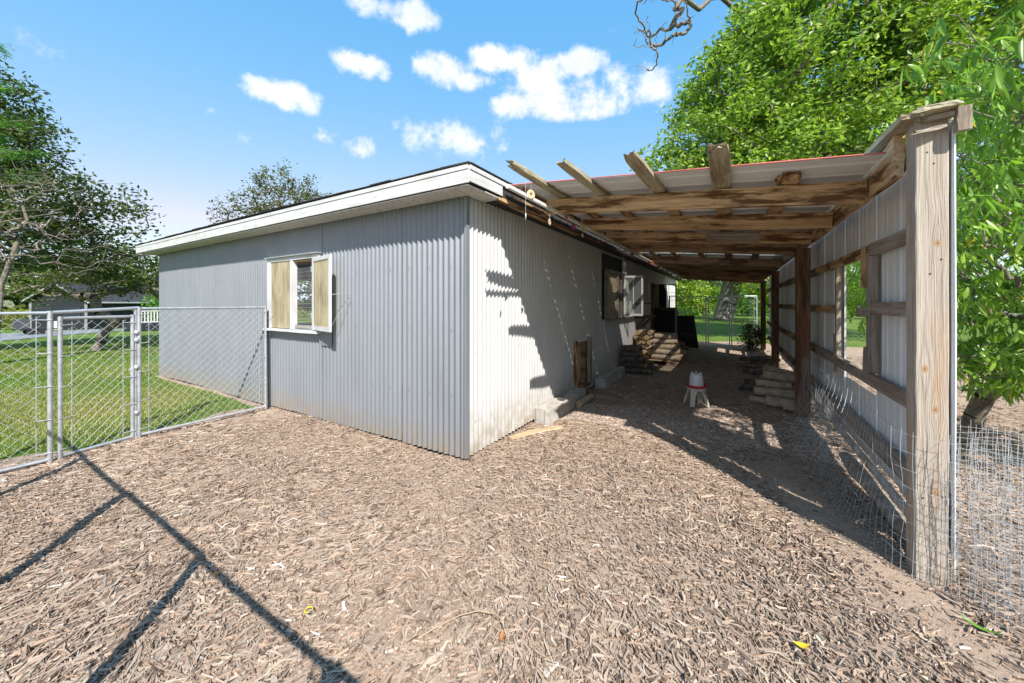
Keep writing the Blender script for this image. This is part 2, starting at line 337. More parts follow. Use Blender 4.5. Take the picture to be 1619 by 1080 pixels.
def chips():
    N = 225000
    th = rng.uniform(-1.28, 1.02, N)+R(YAW)          # wide fan around the yard, all round the shed's open side
    u = rng.uniform(0, 1, N); r = np.where(u < .72, 1.1+(rng.uniform(0, 1, N)**.8)*4.2, 3.5+rng.uniform(0, 1, N)**.9*10)
    x = CX_-np.sin(th)*r; y = CY_+np.cos(th)*r
    extra = 16000; ex = rng.uniform(-3.3, 5.4, extra); ey = rng.uniform(-3.6, -1.4, extra); x = np.concatenate([x, ex]); y = np.concatenate([y, ey]); r = np.concatenate([r, np.full(extra, 2.)])
    keep = (lawn_mask(x, y) < .35) & ~((x < -.02) & (y > .0) & (x > -7.6)) & (x > -3.7)
    dens = .5+.5*np.sin(x*1.7+np.sin(y*2.2)*1.4)*np.sin(y*1.9+1.1*np.cos(x*1.5))
    bare = np.clip(np.exp(-(((x+.1)/1.2)**2+((y+.6)/.6)**2))*.85 + np.exp(-((x-2.55)/.24)**2)*.85*(y < 1.6)*(y > -2) + .45*(dens < .25) + .5*np.exp(-(((x-1.0)/.9)**2+((y-.9)/.7)**2)), 0, .95)
    band = np.exp(-((x-(2.42+.40*(.85-y)))/.15)**2)*(y < 1.3)*(y > -1.6)
    bare = np.clip(bare*.9+band, 0, .97); keep &= rng.uniform(0, 1, len(x)) > bare*.5+band*.4
    x = x[keep]; y = y[keep]; r = r[keep]; dens = dens[keep]; bare = bare[keep]; n = len(x)
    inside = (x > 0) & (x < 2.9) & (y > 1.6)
    big = rng.uniform(0, 1, n)**3.6
    ln = (.013+.125*big)*(.65+.6*dens)*np.where(inside, .5, 1)*(1-.68*bare)
    wd = (.0025+.010*rng.uniform(0, 1, n)**2.2)*(1+.5*big)*np.where(inside, .9, 1)*(1+.5*(r > 5))*(1-.35*bare); th_ = rng.uniform(.0015, .005, n)
    flow = 1.2*np.sin(x*.9+.6)+1.5*np.cos(y*1.1+x*.4)
    yaw = flow+rng.normal(0, .85, n); pitch = rng.normal(0, .12, n)*np.where(ln > .05, .5, 1); roll = rng.normal(0, .3, n)
    zc = gz(x, y)+.003+rng.uniform(0, .013, n)*np.where(inside, .6, 1)+np.abs(np.sin(pitch))*ln*.3
    cy, sy = np.cos(yaw), np.sin(yaw); cp, sp = np.cos(pitch), np.sin(pitch); cr, sr = np.cos(roll), np.sin(roll)
    T = np.stack([cy*cp, sy*cp, sp], -1); S = np.stack([-sy*cr-cy*sp*sr, cy*cr-sy*sp*sr, cp*sr], -1); U = np.cross(T, S)
    C = np.stack([x, y, zc], -1); vs = []
    bend = rng.normal(0, .13, n)*ln
    for (a, kk) in ((-1, rng.uniform(.25, .9, n)), (.05, rng.uniform(.8, 1.15, n)), (1, rng.uniform(.15, .8, n))):
        j = rng.normal(0, .08, n)
        for b in (-1, 1):
            for c in (1,):
                vs.append(C+T*(a*ln/2*(1+.12*j))[:, None]+S*((b*wd/2*kk)+(bend if a == .05 else 0))[:, None]+U*(th_*c/2)[:, None])
    for (a, b) in ((-1, -1), (-1, 1), (1, -1), (1, 1)):
        vs.append(C+T*(a*ln/2*.97)[:, None]+S*(b*wd/2*.5)[:, None]-U*(th_*1.4)[:, None])
    V = np.stack(vs, 1)                                 # n,10,3
    f = np.array([[0,2,3,1],[2,4,5,3],[0,6,8,4],[1,5,9,7],[0,1,7,6],[4,8,9,5]])
    F = (np.arange(n)[:, None, None]*10+f[None]).reshape(-1, 4)
    tone = rng.uniform(0, 1, n); base = np.array([.38, .268, .192]); lt = np.array([.45, .35, .26]); dk = np.array([.15, .105, .075])
    c = base[None]*(.8+.3*rng.uniform(0, 1, n))[:, None]
    c = np.where((tone > .72)[:, None], lt[None]*rng.uniform(.8, 1.1, n)[:, None], c); c = np.where((tone < .14)[:, None], dk[None]*rng.uniform(.7, 1.5, n)[:, None], c)
    c = np.where((rng.uniform(0, 1, n) > .993)[:, None], np.array([.6, .54, .46])[None], c)
    gr = rng.uniform(0, 1, n)[:, None]; c = c*(1-gr*.25)+c.mean(1, keepdims=True)*gr*.25
    c = np.where(inside[:, None], c*np.array([1.3, 1.38, 1.5]), c)  # chips under the lean-to lighter and greyer: brighter shade put into their colour
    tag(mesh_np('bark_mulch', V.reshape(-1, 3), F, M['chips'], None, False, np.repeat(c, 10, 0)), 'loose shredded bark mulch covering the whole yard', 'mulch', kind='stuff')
chips()
def grass():
    N = 190000
    th = rng.uniform(-1.1, -.35, N); 
    r = 3.2+rng.uniform(0, 1, N)**1.5*22
    # camera-independent fan over the left lawn
    x = -2.0-r*np.cos(rng.uniform(-.55, .75, N)); y = -1.2+(rng.uniform(-1, 1, N))*r*.55+rng.uniform(-1, 1, N)*.5
    nb = 50000; x = np.concatenate([x, rng.uniform(-8.5, -3.3, nb)]); y = np.concatenate([y, rng.uniform(-3.8, -.03, nb)])
    keep = (lawn_mask(x, y) > rng.uniform(.35, 1, len(x))) & ~((x > -7.65) & (y > -.03))
    patch = np.sin(x*1.3+1)*np.sin(y*1.9+.5*x); strip = np.exp(-(y/.2)**2)*(x > -8)*.7
    keep &= rng.uniform(0, 1, len(x)) > strip
    x = x[keep]; y = y[keep]; patch = patch[keep]; n = len(x)
    d = np.hypot(x-CX_, y-CY_); h = rng.uniform(.014, .034, n)*(1+.03*d); w = rng.uniform(.003, .006, n)*(1+.12*d)
    a = rng.uniform(0, 2*pi, n); ln = rng.uniform(.2, 1.1, n)*h; z = gz(x, y)
    b1 = np.stack([x-np.sin(a)*w/2, y+np.cos(a)*w/2, z], -1); b2 = np.stack([x+np.sin(a)*w/2, y-np.cos(a)*w/2, z], -1)
    tp = np.stack([x+np.cos(a)*ln, y+np.sin(a)*ln, z+h], -1)
    V = np.stack([b1, b2, tp], 1).reshape(-1, 3); F = np.arange(n*3).reshape(-1, 3)
    g = np.array([.13, .23, .035]); yl = np.array([.33, .32, .11]); k = np.clip(.42+.6*np.exp(-((x+5.2)/1.6)**2-((y+1.2)/.9)**2)+.45*patch+rng.normal(0, .22, n), 0, 1)[:, None]
    c = (g*(1-k)+yl*k)*rng.uniform(.6, 1.25, n)[:, None]; dry = rng.uniform(0, 1, n) > .93; c = np.where(dry[:, None], np.array([.36, .29, .15])[None], c)
    tag(mesh_np('grass', V, F, M['grass'], None, False, np.repeat(c, 3, 0)), 'short mown green lawn beyond the chain link gate', 'grass', kind='stuff')
grass()

# ------------------------------------------------ shed
PIT = .0678; AMP = .0118
shed = thing('shed', 'long low grey corrugated steel shed with white fascia and open windows', 'shed', (-3.8, 7, 0))
def corr_part(name, axis, fixed, sgn, u0, u1, z0, z1, m, parent, zjit=0, off=0, per=8, u_ph=0, sd=None):
    """corrugated sheet from u0 to u1 along axis, standing at 'fixed'; sgn = outward direction"""
    n = max(2, int(round((u1-u0)/PIT*per))); us = np.linspace(u0, u1, n+1)
    w = AMP*np.sin((us-u_ph)*2*pi/PIT)
    zs = np.array([z0, z0+.3*(z1-z0), z0+.7*(z1-z0), z1]); V = []; ZT = lambda z: z/2.37
    ph = random.uniform(0, 9) if sd is None else sd; tilt = sin(ph*7.7)*.003
    for j, z in enumerate(zs):
        oo = off+tilt*(1-ZT(z))+.0025*np.sin(us*3+ph)
        d = fixed+sgn*(w+oo)
        zz = np.full_like(us, z)
        if j == 0 and zjit: zz = zz+zjit*np.sin(us*2.3+ph)+random.uniform(-.008, .008)
        V.append(np.stack([us, d, zz] if axis == 'x' else [d, us, zz], -1))
    V = np.concatenate(V); I = np.arange(len(V)).reshape(4, n+1)
    F = np.stack([I[:-1, :-1], I[:-1, 1:], I[1:, 1:], I[1:, :-1]], -1).reshape(-1, 4)
    return mesh_np(name, V, F, m, parent, True)
def corr_wall(axis, fixed, sgn, a, b, z0, z1, m, holes, wname='wall', sheet=PIT*10, zb=None):
    root = MB()
    # the framing behind the sheets is the wall part: sill plate, top plate and studs, cut round the openings
    t0, t1 = sorted((fixed-sgn*.03, fixed-sgn*.12))
    def bx(u0, u1, za, zc):
        if axis == 'x': root.box(u0, u1, t0, t1, za, zc)
        else: root.box(t0, t1, u0, u1, za, zc)
    bx(a+.13, b-.13, z1-.09, z1-.003); 
    u = a+.13
    while u < b-.1:
        if not any(h[0]-.05 < u+.02 < h[1]+.05 for h in holes): bx(u, u+.04, .061, z1-.091)
        u += .6
    for h in holes: bx(h[0]-.045, h[0]-.005, .061, z1-.091); bx(h[1]+.005, h[1]+.045, .061, z1-.091)
    w = root.build(wname, M['beam'], shed)
    edges = [a]; 
    while edges[-1] < b-sheet*.6: edges.append(min(b, edges[-1]+sheet))
    if edges[-1] < b: edges[-1] = b
    for i in range(len(edges)-1):
        s0, s1 = edges[i]-(.004 if i else 0), edges[i+1]+(.010 if i < len(edges)-2 else 0); off = .0018*(i % 2); sdd = random.uniform(0, 9)
        cuts = [s0, s1]
        for h in holes:
            for e in (h[0], h[1]):
                if s0+.01 < e < s1-.01: cuts.append(e)
        cuts.sort()
        for c0, c1 in zip(cuts[:-1], cuts[1:]):
            mid = (c0+c1)/2; inh = [h for h in holes if h[0] < mid < h[1]]
            zb0 = z0 if zb is None else zb(mid)
            segs = [(zb0, z1)]
            for h in inh:
                ns = []
                for (p, q) in segs:
                    if h[2] > p+.02: ns.append((p, h[2]))
                    if h[3] < q-.02: ns.append((h[3], q))
                segs = ns
            for (p, q) in segs: corr_part('corrugated_sheet', axis, fixed, sgn, c0, c1, p, q, m, w, .006 if p == zb0 else 0, off, sd=sdd)
    return w
def screws(axis, fixed, sgn, rows, a, b, parent, step=3, holes=()):
    mb = MB()
    for z in rows:
        u = a+PIT*.25
        while u < b:
            zz = z+random.uniform(-.01, .01)
            if not any(h[0]-.02 < u < h[1]+.02 and h[2] < zz < h[3] for h in holes):
                d = fixed+sgn*(AMP+.0035); r = .006; e = sgn*.004
                pts = [(cos(k*pi/3)*r, sin(k*pi/3)*r) for k in range(6)]
                if axis == 'x': vs = [(u+p, d, zz+q) for p, q in pts]+[(u, d+e, zz)]
                else: vs = [(d, u+p, zz+q) for p, q in pts]+[(d+e, u, zz)]
                mb.add(vs, [(k, (k+1) % 6, 6) for k in range(6)])
            u += PIT*step
    return tag(mb.build('roofing_screw', M['bark'], parent), kind='stuff')
WH = 2.37
fw = [(-3.30, -2.27, 1.13, 1.94)]
swn = [(2.60, 3.16, .13, .80), (3.92, 5.40, 1.10, 2.33)]
lw = [(2.2, 3.7, .9, 2.0)]
def zb_front(u):
    if u > -1.55: return .02
    if u > -2.2: return .0
    return .012
wf = corr_wall('x', 0, -1, -7.6, .0, .03, WH, M['corr'], fw, zb=zb_front)
ws = corr_wall('y', 0, 1, .0, 13.9, .02, WH, M['corrside'], swn)
wl = corr_wall('y', -7.6, -1, .0, 13.9, .02, WH, M['corr'], lw)
wb = corr_wall('x', 13.9, 1, -7.6, 0, .02, WH, M['corr'], [])
screws('x', 0, -1, (.55, 1.16, 1.75), -7.5, -.1, wf, 4, fw); screws('y', 0, 1, (.32, .95, 1.15, 1.8), .1, 13, ws, 4, swn)
# folded corner flashing
MB().box(-.012, .0145, -.0170, -.0145, .02, WH).box(.0145, .0170, -.0170, .028, .02, WH).build('corner_flashing', M['corr'], shed)
# floor, inner shelves
box('floor_slab', -7.45, -.14, .14, 13.75, -.06, .06, M['block'], shed)
box('ceiling_board', -7.45, -.14, .14, 13.75, 2.31, 2.33, M['beam'], shed)
for zz in (1.35, 1.62): board('shelf', (-7.2, 1.6, zz), (-4.2, 1.6, zz), .3, .03, M['beam_warm'], shed)
# roof
def make_roof():
    x0, x1, y0, y1 = -7.83, .222, -.254, 14.15
    vs = []; K = 16
    for i in range(K+1):
        x = x0+(x1-x0)*i/K; h = .022*sin(pi*i/K)
        for (y, z) in ((y0, 2.375), (y0, 2.515+h), (y1, 2.515+h), (y1, 2.375)): vs.append((x, y, z))
    fs = [(i*4+k, i*4+(k+1) % 4, (i+1)*4+(k+1) % 4, (i+1)*4+k) for i in range(K) for k in range(4)]+[(0, 1, 2, 3), (K*4+3, K*4+2, K*4+1, K*4)]
    b = MB(); b.add(vs, fs); rf = b.build('roof', M['shingle'], shed)
    def zt(x): return 2.516+.022*sin(pi*min(1, max(0, (x-x0)/(x1-x0))))
    x = x0-.02
    while x < x1:
        w = .30; z = zt(x)+.004; lift = random.uniform(-.003, .005)
        vs = [(x, y0-.03, z), (x+w-.006, y0-.03, zt(x+w)+.004), (x+w-.006, y0+.25, zt(x+w)+.006), (x, y0+.25, z+.002)]
        vs2 = [(a, c-random.uniform(-.006, .006)*(c < 0), d+.007+(lift if c < 0 else 0)) for a, c, d in vs]
        mb = MB(); mb.add(vs+vs2, [(0,3,2,1),(4,5,6,7),(0,1,5,4),(1,2,6,5),(2,3,7,6),(3,0,4,7)]); mb.build('shingle', M['shingle'], rf); x += w
    y = y0
    while y < 11.5:
        l = random.uniform(0, .008); MB().box(x1-.2, x1+.03, y, y+.294, 2.524+l, 2.532+l).build('shingle', M['shingle'], rf); y += .3
    # fascia, upper trim, soffit
    e = -7.83
    for (a, c) in ((-7.86, -5.9), (-5.894, -2.9), (-2.894, -.35), (-.345, .232)):
        o = random.uniform(0, .003); box('fascia_board', a, c, -.268-o, -.256, 2.37, 2.475, M['fascia'], rf)
        box('drip_edge', a, c, -.274-o, -.2565, 2.478, 2.514, M['fascia'], rf)
    box('fascia_board', .2235, .2355, -.2555, .235, 2.383, 2.475, M['fascia'], rf)
    box('drip_edge', .2235, .243, -.2555, 13.9, 2.452 if 0 else 2.478, 2.514, M['fascia'], rf)
    box('fascia_board', -7.845, -7.832, -.255, 14.1, 2.37, 2.51, M['white'], rf)
    x = -7.8
    while x < .2:
        w = min(.305, .22-x); mb = MB()
        mb.box(x, x+w-.006, -.254, -.022, 2.355, 2.362)
        for k in range(1, 4): mb.box(x+w*k/4-.004, x+w*k/4+.004, -.252, -.024, 2.351, 2.3548)
        mb.build('soffit_panel', M['oldwhite'], rf); x += w
    box('soffit_panel', .0225, .222, -.02, .235, 2.355, 2.362, M['oldwhite'], rf)
    board('rafter_tail', (.20, .20, 2.40), (.21, 1.3, 2.385), .035, .10, M['beam_warm'], rf, ragged1=.06, rough=.006)
    board('rafter_tail', (.14, .26, 2.385), (.15, 2.3, 2.38), .05, .05, M['beam'], rf, ragged0=.05, rough=.006)
    board('rafter_tail', (.205, 1.35, 2.41), (.205, 10.9, 2.41), .03, .09, M['darkpost'], rf)
make_roof()
# front window
def front_window():
    w = MB(); y0, y1 = -.045, -.0135
    w.box(-3.376, -3.29, y0, y1, 1.075, 1.95); w.box(-2.285, -2.19, y0, y1, 1.075, 1.95)
    w.box(-3.376, -2.19, y0, y1, 1.953, 2.0)
    f = w.build('window', M['white'], shed)
    box('head_drip', -3.40, -2.17, -.075, -.0135, 2.002, 2.014, M['galv'], f)
    board('sill', (-3.40, -.05, 1.055), (-2.17, -.05, 1.055), .08, .03, M['white'], f)
    box('mullion', -2.80, -2.755, -.05, .02, 1.078, 1.948, M['white'], f)
    mb = MB(); n = 60
    for i in range(n+1):
        u = -3.287+(.484)*i/n
        for z in (1.08, 1.945): mb.v.append((u, -.034+.010*sin(u*2*pi/.055), z))
    mb.f = [(2*i, 2*i+2, 2*i+3, 2*i+1) for i in range(n)]; mb.sm = [True]*n
    mb.build('fiberglass_pane', M['fiber'], f)
    g = MB(); u = -2.75
    while u < -2.28: g.tube([(u, .03, 1.1), (u, .03, 1.95)], .0011, 4, False); u += .025
    z = 1.1
    while z < 1.95: g.tube([(-2.76, .03, z), (-2.28, .03, z)], .0009, 4, False); z += .05
    g.build('wire_mesh', M['wire'], f)
    for (a, c) in ((-3.29, -2.28),):
        box('inner_sill', a, c, -.012, .14, 1.09, 1.115, M['grey'], f); box('inner_lintel', a, c, -.012, .14, 1.93, 1.945, M['beam_warm'], f)
    # open sash: hinged at the right of the opening, free edge standing off the wall
    h = Vector((-2.285, -.055, 0)); e = Vector((-1.745, -.172, 0)); t = (e-h).normalized(); L_ = (e-h).length; nrm = Vector((t.y, -t.x, 0))
    Mx = Matrix.Translation(h) @ Matrix((t, -nrm, Vector((0, 0, 1)))).transposed().to_4x4()
    z0, z1 = 1.085, 1.945
    s = MB(); s.box(0, .045, -.011, .011, z0, z1).box(L_-.045, L_, -.011, .011, z0, z1).box(.046, L_-.046, -.010, .010, z0, z0+.05).box(.046, L_-.046, -.010, .010, z1-.045, z1)
    so_ = s.build('open_sash', M['white'], shed, Mx); so_['label'] = 'white open sash with yellowed ribbed pane'
    mb = MB()
    for i in range(n+1):
        u = .047+(L_-.094)*i/n
        for z in (z0+.051, z1-.046): mb.v.append((u, .008*sin(u*2*pi/.055), z))
    mb.f = [(2*i, 2*i+2, 2*i+3, 2*i+1) for i in range(n)]; mb.sm = [True]*n
    mb.build('fiberglass_pane', M['fiber'], so_, Mx)
    MB().tube([(-1.75, -.165, 1.5), (-1.60, -.02, 1.515), (-1.61, -.015, 1.47), (-1.72, -.12, 1.25), (-1.78, -.165, 1.1), (-1.86, -.16, 1.12)], .0028, 5).build('prop_wire', M['wire'], so_)
    for z in (1.22, 1.78): box('hinge', -2.315, -2.262, -.062, -.046, z, z+.07, M['galv'], f)
    box('tin_patch', -2.18, -1.96, -.0165, -.0145, .9, 1.07, M['corr'], shed)
front_window()
def side_window():
    f = MB(); x0, x1 = -.02, .03
    f.box(x0, x1, 4.15, 4.22, 1.11, 2.05); f.box(x0, x1, 5.33, 5.40, 1.11, 2.05); f.box(x0, x1, 4.221, 5.329, 1.985, 2.05)
    w = f.build('window', M['grey'], shed)
    board('sill', (.02, 4.10, 1.095), (.02, 5.42, 1.095), .09, .03, M['grey'], w)
    box('inner_panel', -.015, .0, 4.221, 4.88, 1.112, 1.984, M['tan'], w)
    box('mullion', -.015, .035, 4.881, 4.94, 1.112, 1.984, M['grey'], w)
    box('glass_pane', -.004, .0, 4.941, 5.328, 1.113, 1.983, M['glass'], w)
    box('dark_opening_sheet', -.03, -.02, 3.93, 5.40, 2.052, 2.33, M['black'], w); box('dark_opening_sheet', -.03, -.02, 3.93, 4.149, 1.11, 2.05, M['black'], w)  # black sheets stand in for the shaded inside of the opening round the frame
    # casement standing open
    h = Vector((.045, 5.30, 0)); t = Vector((cos(R(-42)), sin(R(-42)), 0)); t = Vector((.9, .44, 0)).normalized(); nr = Vector((-t.y, t.x, 0))
    Mx = Matrix.Translation(h) @ Matrix((t, nr, Vector((0, 0, 1)))).transposed().to_4x4(); z0, z1, L_ = 1.14, 1.99, .40
    s = MB(); s.box(0, .04, -.012, .012, z0, z1).box(L_-.04, L_, -.012, .012, z0, z1).box(.041, L_-.041, -.011, .011, z0, z0+.045).box(.041, L_-.041, -.011, .011, z1-.04, z1)
    s.box(L_/2-.01, L_/2+.01, -.010, .010, z0+.046, z1-.041)
    so_ = s.build('open_sash', M['oldwhite'], shed, Mx)
    for a, c in ((.041, L_/2-.0105), (L_/2+.0105, L_-.041)): MB().box(a, c, -.002, .002, z0+.046, z1-.041).build('glass_pane', M['glass'], so_, Mx)
    # far black framed sash
    h = Vector((.03, 9.6, 0)); t = Vector((.95, .3, 0)).normalized(); nr = Vector((-t.y, t.x, 0)); Mx = Matrix.Translation(h) @ Matrix((t, nr, Vector((0, 0, 1)))).transposed().to_4x4()
    z0, z1, L_ = 1.25, 2.0, .52
    s = MB(); s.box(0, .12, -.015, .015, z0, z1).box(L_-.03, L_, -.015, .015, z0, z1).box(.121, L_-.031, -.014, .014, z0, z0+.03).box(.121, L_-.031, -.014, .014, z1-.03, z1)
    s.box(.30, .308, -.006, .006, z0+.03, z1-.03).box(.121, L_-.031, -.005, .005, z0+.25, z0+.258).box(.121, L_-.031, -.005, .005, z0+.48, z0+.488)
    s.build('black_sash', M['black'], shed, Mx)
side_window()
def pop_hole():
    d = MB(); d.box(-.03, -.02, 2.6, 3.16, .14, .80)
    o = MB(); 
    f = board('hatch', (.035, 2.57, .12), (.035, 2.57, .84), .06, .07, M['beam_warm'], shed, ns=4)
    board('hatch_jamb', (.035, 3.17, .10), (.035, 3.17, .86), .06, .09, M['grey'], f, ns=4)
    board('hatch_sill', (.03, 2.61, .11), (.03, 3.12, .11), .09, .05, M['beam'], f, ns=4)
    board('hatch_slat', (-.04, 2.86, .14), (-.04, 2.86, .80), .04, .09, M['beam_warm'], f, ns=4)
pop_hole()
# shelf on the far part of the side wall, patched plaster strip
box('wall_shelf', .02, .30, 6.4, 7.6, 1.05, 1.10, M['darkpost'], shed)
box('wall_shelf', .02, .22, 6.5, 7.4, 1.38, 1.42, M['darkpost'], shed)
for y in (6.6, 7.3): board('shelf_bracket', (.025, y, .8), (.22, y, 1.045), .03, .04, M['darkpost'], shed, ns=2)
tg = thing('door_leaf', 'dark brown wooden door leaf standing against the far side wall', 'door', (.05, 8.7, 0))
box('panel', .03, .075, 8.5, 9.35, .04, 1.98, M['darkpost'], tg); box('handle', .076, .12, 8.6, 8.63, 1.0, 1.15, M['blackmetal'], tg)

# ------------------------------------------------ lean-to
lt = thing('lean_to', 'open lean-to of weathered posts, brown beams and white metal siding along the shed', 'lean-to', (1.4, 5.5, 0))
def zb(x): return 2.197+.093*(2.8-x)
posts = [(2.834, .06, .118, 'front'), (2.72, 3.2, .14, 'dark'), (2.74, 7.0, .13, 'dark'), (2.75, 10.9, .13, 'dark')]
def post_mat():
    """front post: tan weathered timber, wavy vertical grain and orange knots"""
    m, nt, p = nmat('front_post_wood'); N = nt.nodes; L = nt.links
    tc = N.new('ShaderNodeTexCoord')
    sep = N.new('ShaderNodeSeparateXYZ'); L.new(tc.outputs['Object'], sep.inputs[0])
    def mm(op, a, b=None):
        n = N.new('ShaderNodeMath'); n.operation = op
        for i, v in enumerate((a, b)):
            if v is None: continue
            if isinstance(v, (int, float)): n.inputs[i].default_value = v
            else: L.new(v, n.inputs[i])
        return n.outputs[0]
    push = None; kn = None
    for (kx, ky) in ((.66, .01), (1.07, .012), (1.27, -.025), (1.9, .02)):
        dx = mm('SUBTRACT', sep.outputs[0], kx); dy = mm('SUBTRACT', sep.outputs[1], ky)
        g = mm('EXPONENT', mm('MULTIPLY', mm('ADD', mm('MULTIPLY', mm('POWER', dx, 2), 90), mm('MULTIPLY', mm('POWER', dy, 2), 700)), -1))
        s = mm('MULTIPLY', g, mm('MULTIPLY', mm('SIGN', dy), -.018)); push = s if push is None else mm('ADD', push, s)
        q = mm('ADD', mm('MULTIPLY', mm('POWER', dx, 2), 2200), mm('MULTIPLY', mm('POWER', dy, 2), 5200)); q = mm('SUBTRACT', 1, q); kn = q if kn is None else mm('MAXIMUM', kn, q)
    w1 = tex(nt, 1, 2, mp=(2.2, 6, 6)); yy = mm('ADD', mm('ADD', sep.outputs[1], push), mm('MULTIPLY', mm('SUBTRACT', w1, .5), .05))
    cb = N.new('ShaderNodeCombineXYZ'); L.new(mm('MULTIPLY', sep.outputs[0], .8), cb.inputs[0]); L.new(mm('MULTIPLY', yy, 95), cb.inputs[1]); L.new(mm('MULTIPLY', sep.outputs[2], 60), cb.inputs[2])
    n1 = N.new('ShaderNodeTexNoise'); n1.inputs['Scale'].default_value = 1; n1.inputs['Detail'].default_value = 5; n1.inputs['Roughness'].default_value = .5; L.new(cb.outputs[0], n1.inputs['Vector'])
    fine = tex(nt, 1, 4, mp=(4, 260, 200), rough=.7)
    c = ramp(nt, n1.outputs['Fac'], [(.32, (.17, .125, .09)), (.42, (.35, .28, .215)), (.54, (.46, .395, .325)), (.72, (.54, .49, .43))])
    c = mixc(nt, .5, c, ramp(nt, fine, [(.35, (.20, .15, .11)), (.6, (.55, .49, .42))]))
    s = tex(nt, 1, 4, mp=(1.4, 10, 10)); c = mixc(nt, ramp(nt, s, [(.52, (0, 0, 0)), (.68, (.45,)*3)]), c, (.42, .22, .09))
    c = mixc(nt, ramp(nt, kn, [(.0, (0, 0, 0)), (.25, (.9,)*3)]), c, (.40, .26, .15)); c = mixc(nt, ramp(nt, kn, [(.8, (0, 0, 0)), (.95, (.8,)*3)]), c, (.25, .13, .06))
    L.new(c, p.inputs['Base Color']); p.inputs['Roughness'].default_value = .85; p.inputs['Specular IOR Level'].default_value = .2
    bump(nt, p, mixc(nt, .3, n1.outputs['Fac'], fine), .008, 1.0); return m
M['frontpost'] = post_mat()
for (x, y, w, k) in posts:
    if k == 'front':
        o = board('post', (x+w/2, y+w/2, -.2), (x+w/2, y+w/2, 2.325), w, w, M['frontpost'], lt, ns=24, rough=.0016); o['label'] = 'thick pale front post with orange knots'
    else:
        board('post', (x+w/2, y+w/2, -.2), (x+w/2, y+w/2, 2.09), w, w, M['darkpost'], lt, ns=12, rough=.002)
# headers: sloping to the back a little like the real ones
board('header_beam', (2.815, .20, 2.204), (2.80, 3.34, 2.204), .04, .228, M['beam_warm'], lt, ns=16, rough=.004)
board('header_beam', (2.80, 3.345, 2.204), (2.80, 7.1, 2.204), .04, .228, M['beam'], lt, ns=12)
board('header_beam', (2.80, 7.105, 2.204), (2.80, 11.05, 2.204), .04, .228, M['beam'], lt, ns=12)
board('top_plate', (2.80, -.02, 2.335), (2.785, 3.4, 2.32), .10, .038, M['moss'], lt, ns=16, rough=.004, ragged0=.03)
board('top_plate', (2.785, 3.41, 2.32), (2.785, 11.05, 2.32), .10, .038, M['grey'], lt, ns=8)
board('outer_plate', (2.905, .205, 2.25), (2.905, 11.0, 2.25), .035, .13, M['grey'], lt, ns=8)
# rot on the post head
board('cap_board', (2.80, .03, 2.345), (2.975, .02, 2.350), .11, .024, M['moss'], lt, ns=8, rough=.006, ragged1=.02, ragged0=.03)
board('split_block', (2.845, .04, 2.315), (2.955, .038, 2.322), .035, .030, M['grey'], lt, ns=5, rough=.006, ragged0=.03)
board('end_block', (2.985, .02, 2.225), (2.985, .02, 2.34), .05, .036, M['grey'], lt, ns=4, rough=.004)
board('splinter', (2.955, .04, 2.272), (2.79, .0, 2.245), .018, .018, M['grey'], lt, ns=6, rough=.005, ragged1=.05)
# crossbeams
BY = [.644, 1.58, 2.575, 3.62, 5.62, 6.7, 7.4, 8.1, 9.0, 10.1, 10.95]
for i, y in enumerate(BY):
    h = .142 if i < 9 else .18
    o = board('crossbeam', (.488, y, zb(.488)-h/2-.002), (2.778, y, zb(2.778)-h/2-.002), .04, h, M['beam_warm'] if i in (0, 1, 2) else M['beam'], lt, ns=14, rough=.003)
board('scab_board', (1.75, 2.548, zb(1.75)-.075), (2.3, 2.548, zb(2.3)-.075), .02, .12, M['grey'], lt)
board('eave_bar', (.60, -.27, 2.275), (.60, 11.6, 2.235), .028, .028, M['oldwhite'], lt, ns=20, rough=.0008)
# purlins, their broken ends sticking out past the roof sheet
PX = [(.66, -.29, .075), (1.05, -.24, .078), (1.52, -.23, .095), (1.965, -.20, .12), (2.37, .42, .11)]
for i, (x, yt, w) in enumerate(PX):
    lift = (.035, .02, .02, .03, .01)[i]
    xt = x-.05 if i < 3 else x
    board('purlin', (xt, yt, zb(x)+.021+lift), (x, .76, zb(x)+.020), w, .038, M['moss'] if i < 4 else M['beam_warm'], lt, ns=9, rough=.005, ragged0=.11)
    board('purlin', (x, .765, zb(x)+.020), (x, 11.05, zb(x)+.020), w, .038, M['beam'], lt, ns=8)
board('purlin', (2.30, .50, zb(2.3)+.019), (2.44, .78, zb(2.4)+.019), .06, .034, M['beam_warm'], lt, ns=5, rough=.006, ragged0=.05)
board('purlin', (.36, .3, zb(.36)+.020), (.36, 11.05, zb(.36)+.020), .08, .038, M['beam'], lt, ns=8)
# roof sheets: ribs run across the slope, each sheet about a metre deep
def roof_sheet(y0, y1, m, x0=.27, x1=2.776, lab=None):
    prof = []; y = y0; 
    while y < y1-.001:
        for dy, dz in ((0, 0), (.10, 0), (.115, .014), (.135, .014), (.15, 0)):
            if y+dy <= y1: prof.append((y+dy, dz))
        y += .2285
    prof.append((y1, 0)); K = 5; vs = []
    for i in range(K+1):
        x = x0+(x1-x0)*i/K
        for (yy, dz) in prof: vs.append((x, yy, zb(x)+.043+dz+.002*sin(i*2+yy*4)))
    n = len(prof); fs = [(i*n+k, (i+1)*n+k, (i+1)*n+k+1, i*n+k+1) for i in range(K) for k in range(n-1)]
    b = MB(); b.add(vs, fs); o = b.build('roof_sheet', m, lt)
    sm = o.modifiers.new('thick', 'SOLIDIFY'); sm.thickness = .0012
    if lab: o['label'] = lab
    return o
ys = [.255, 1.17, 2.085, 3.0, 4.05]
for a, c in zip(ys[:-1], ys[1:]): roof_sheet(a, c-.004, M['roofsheet'])
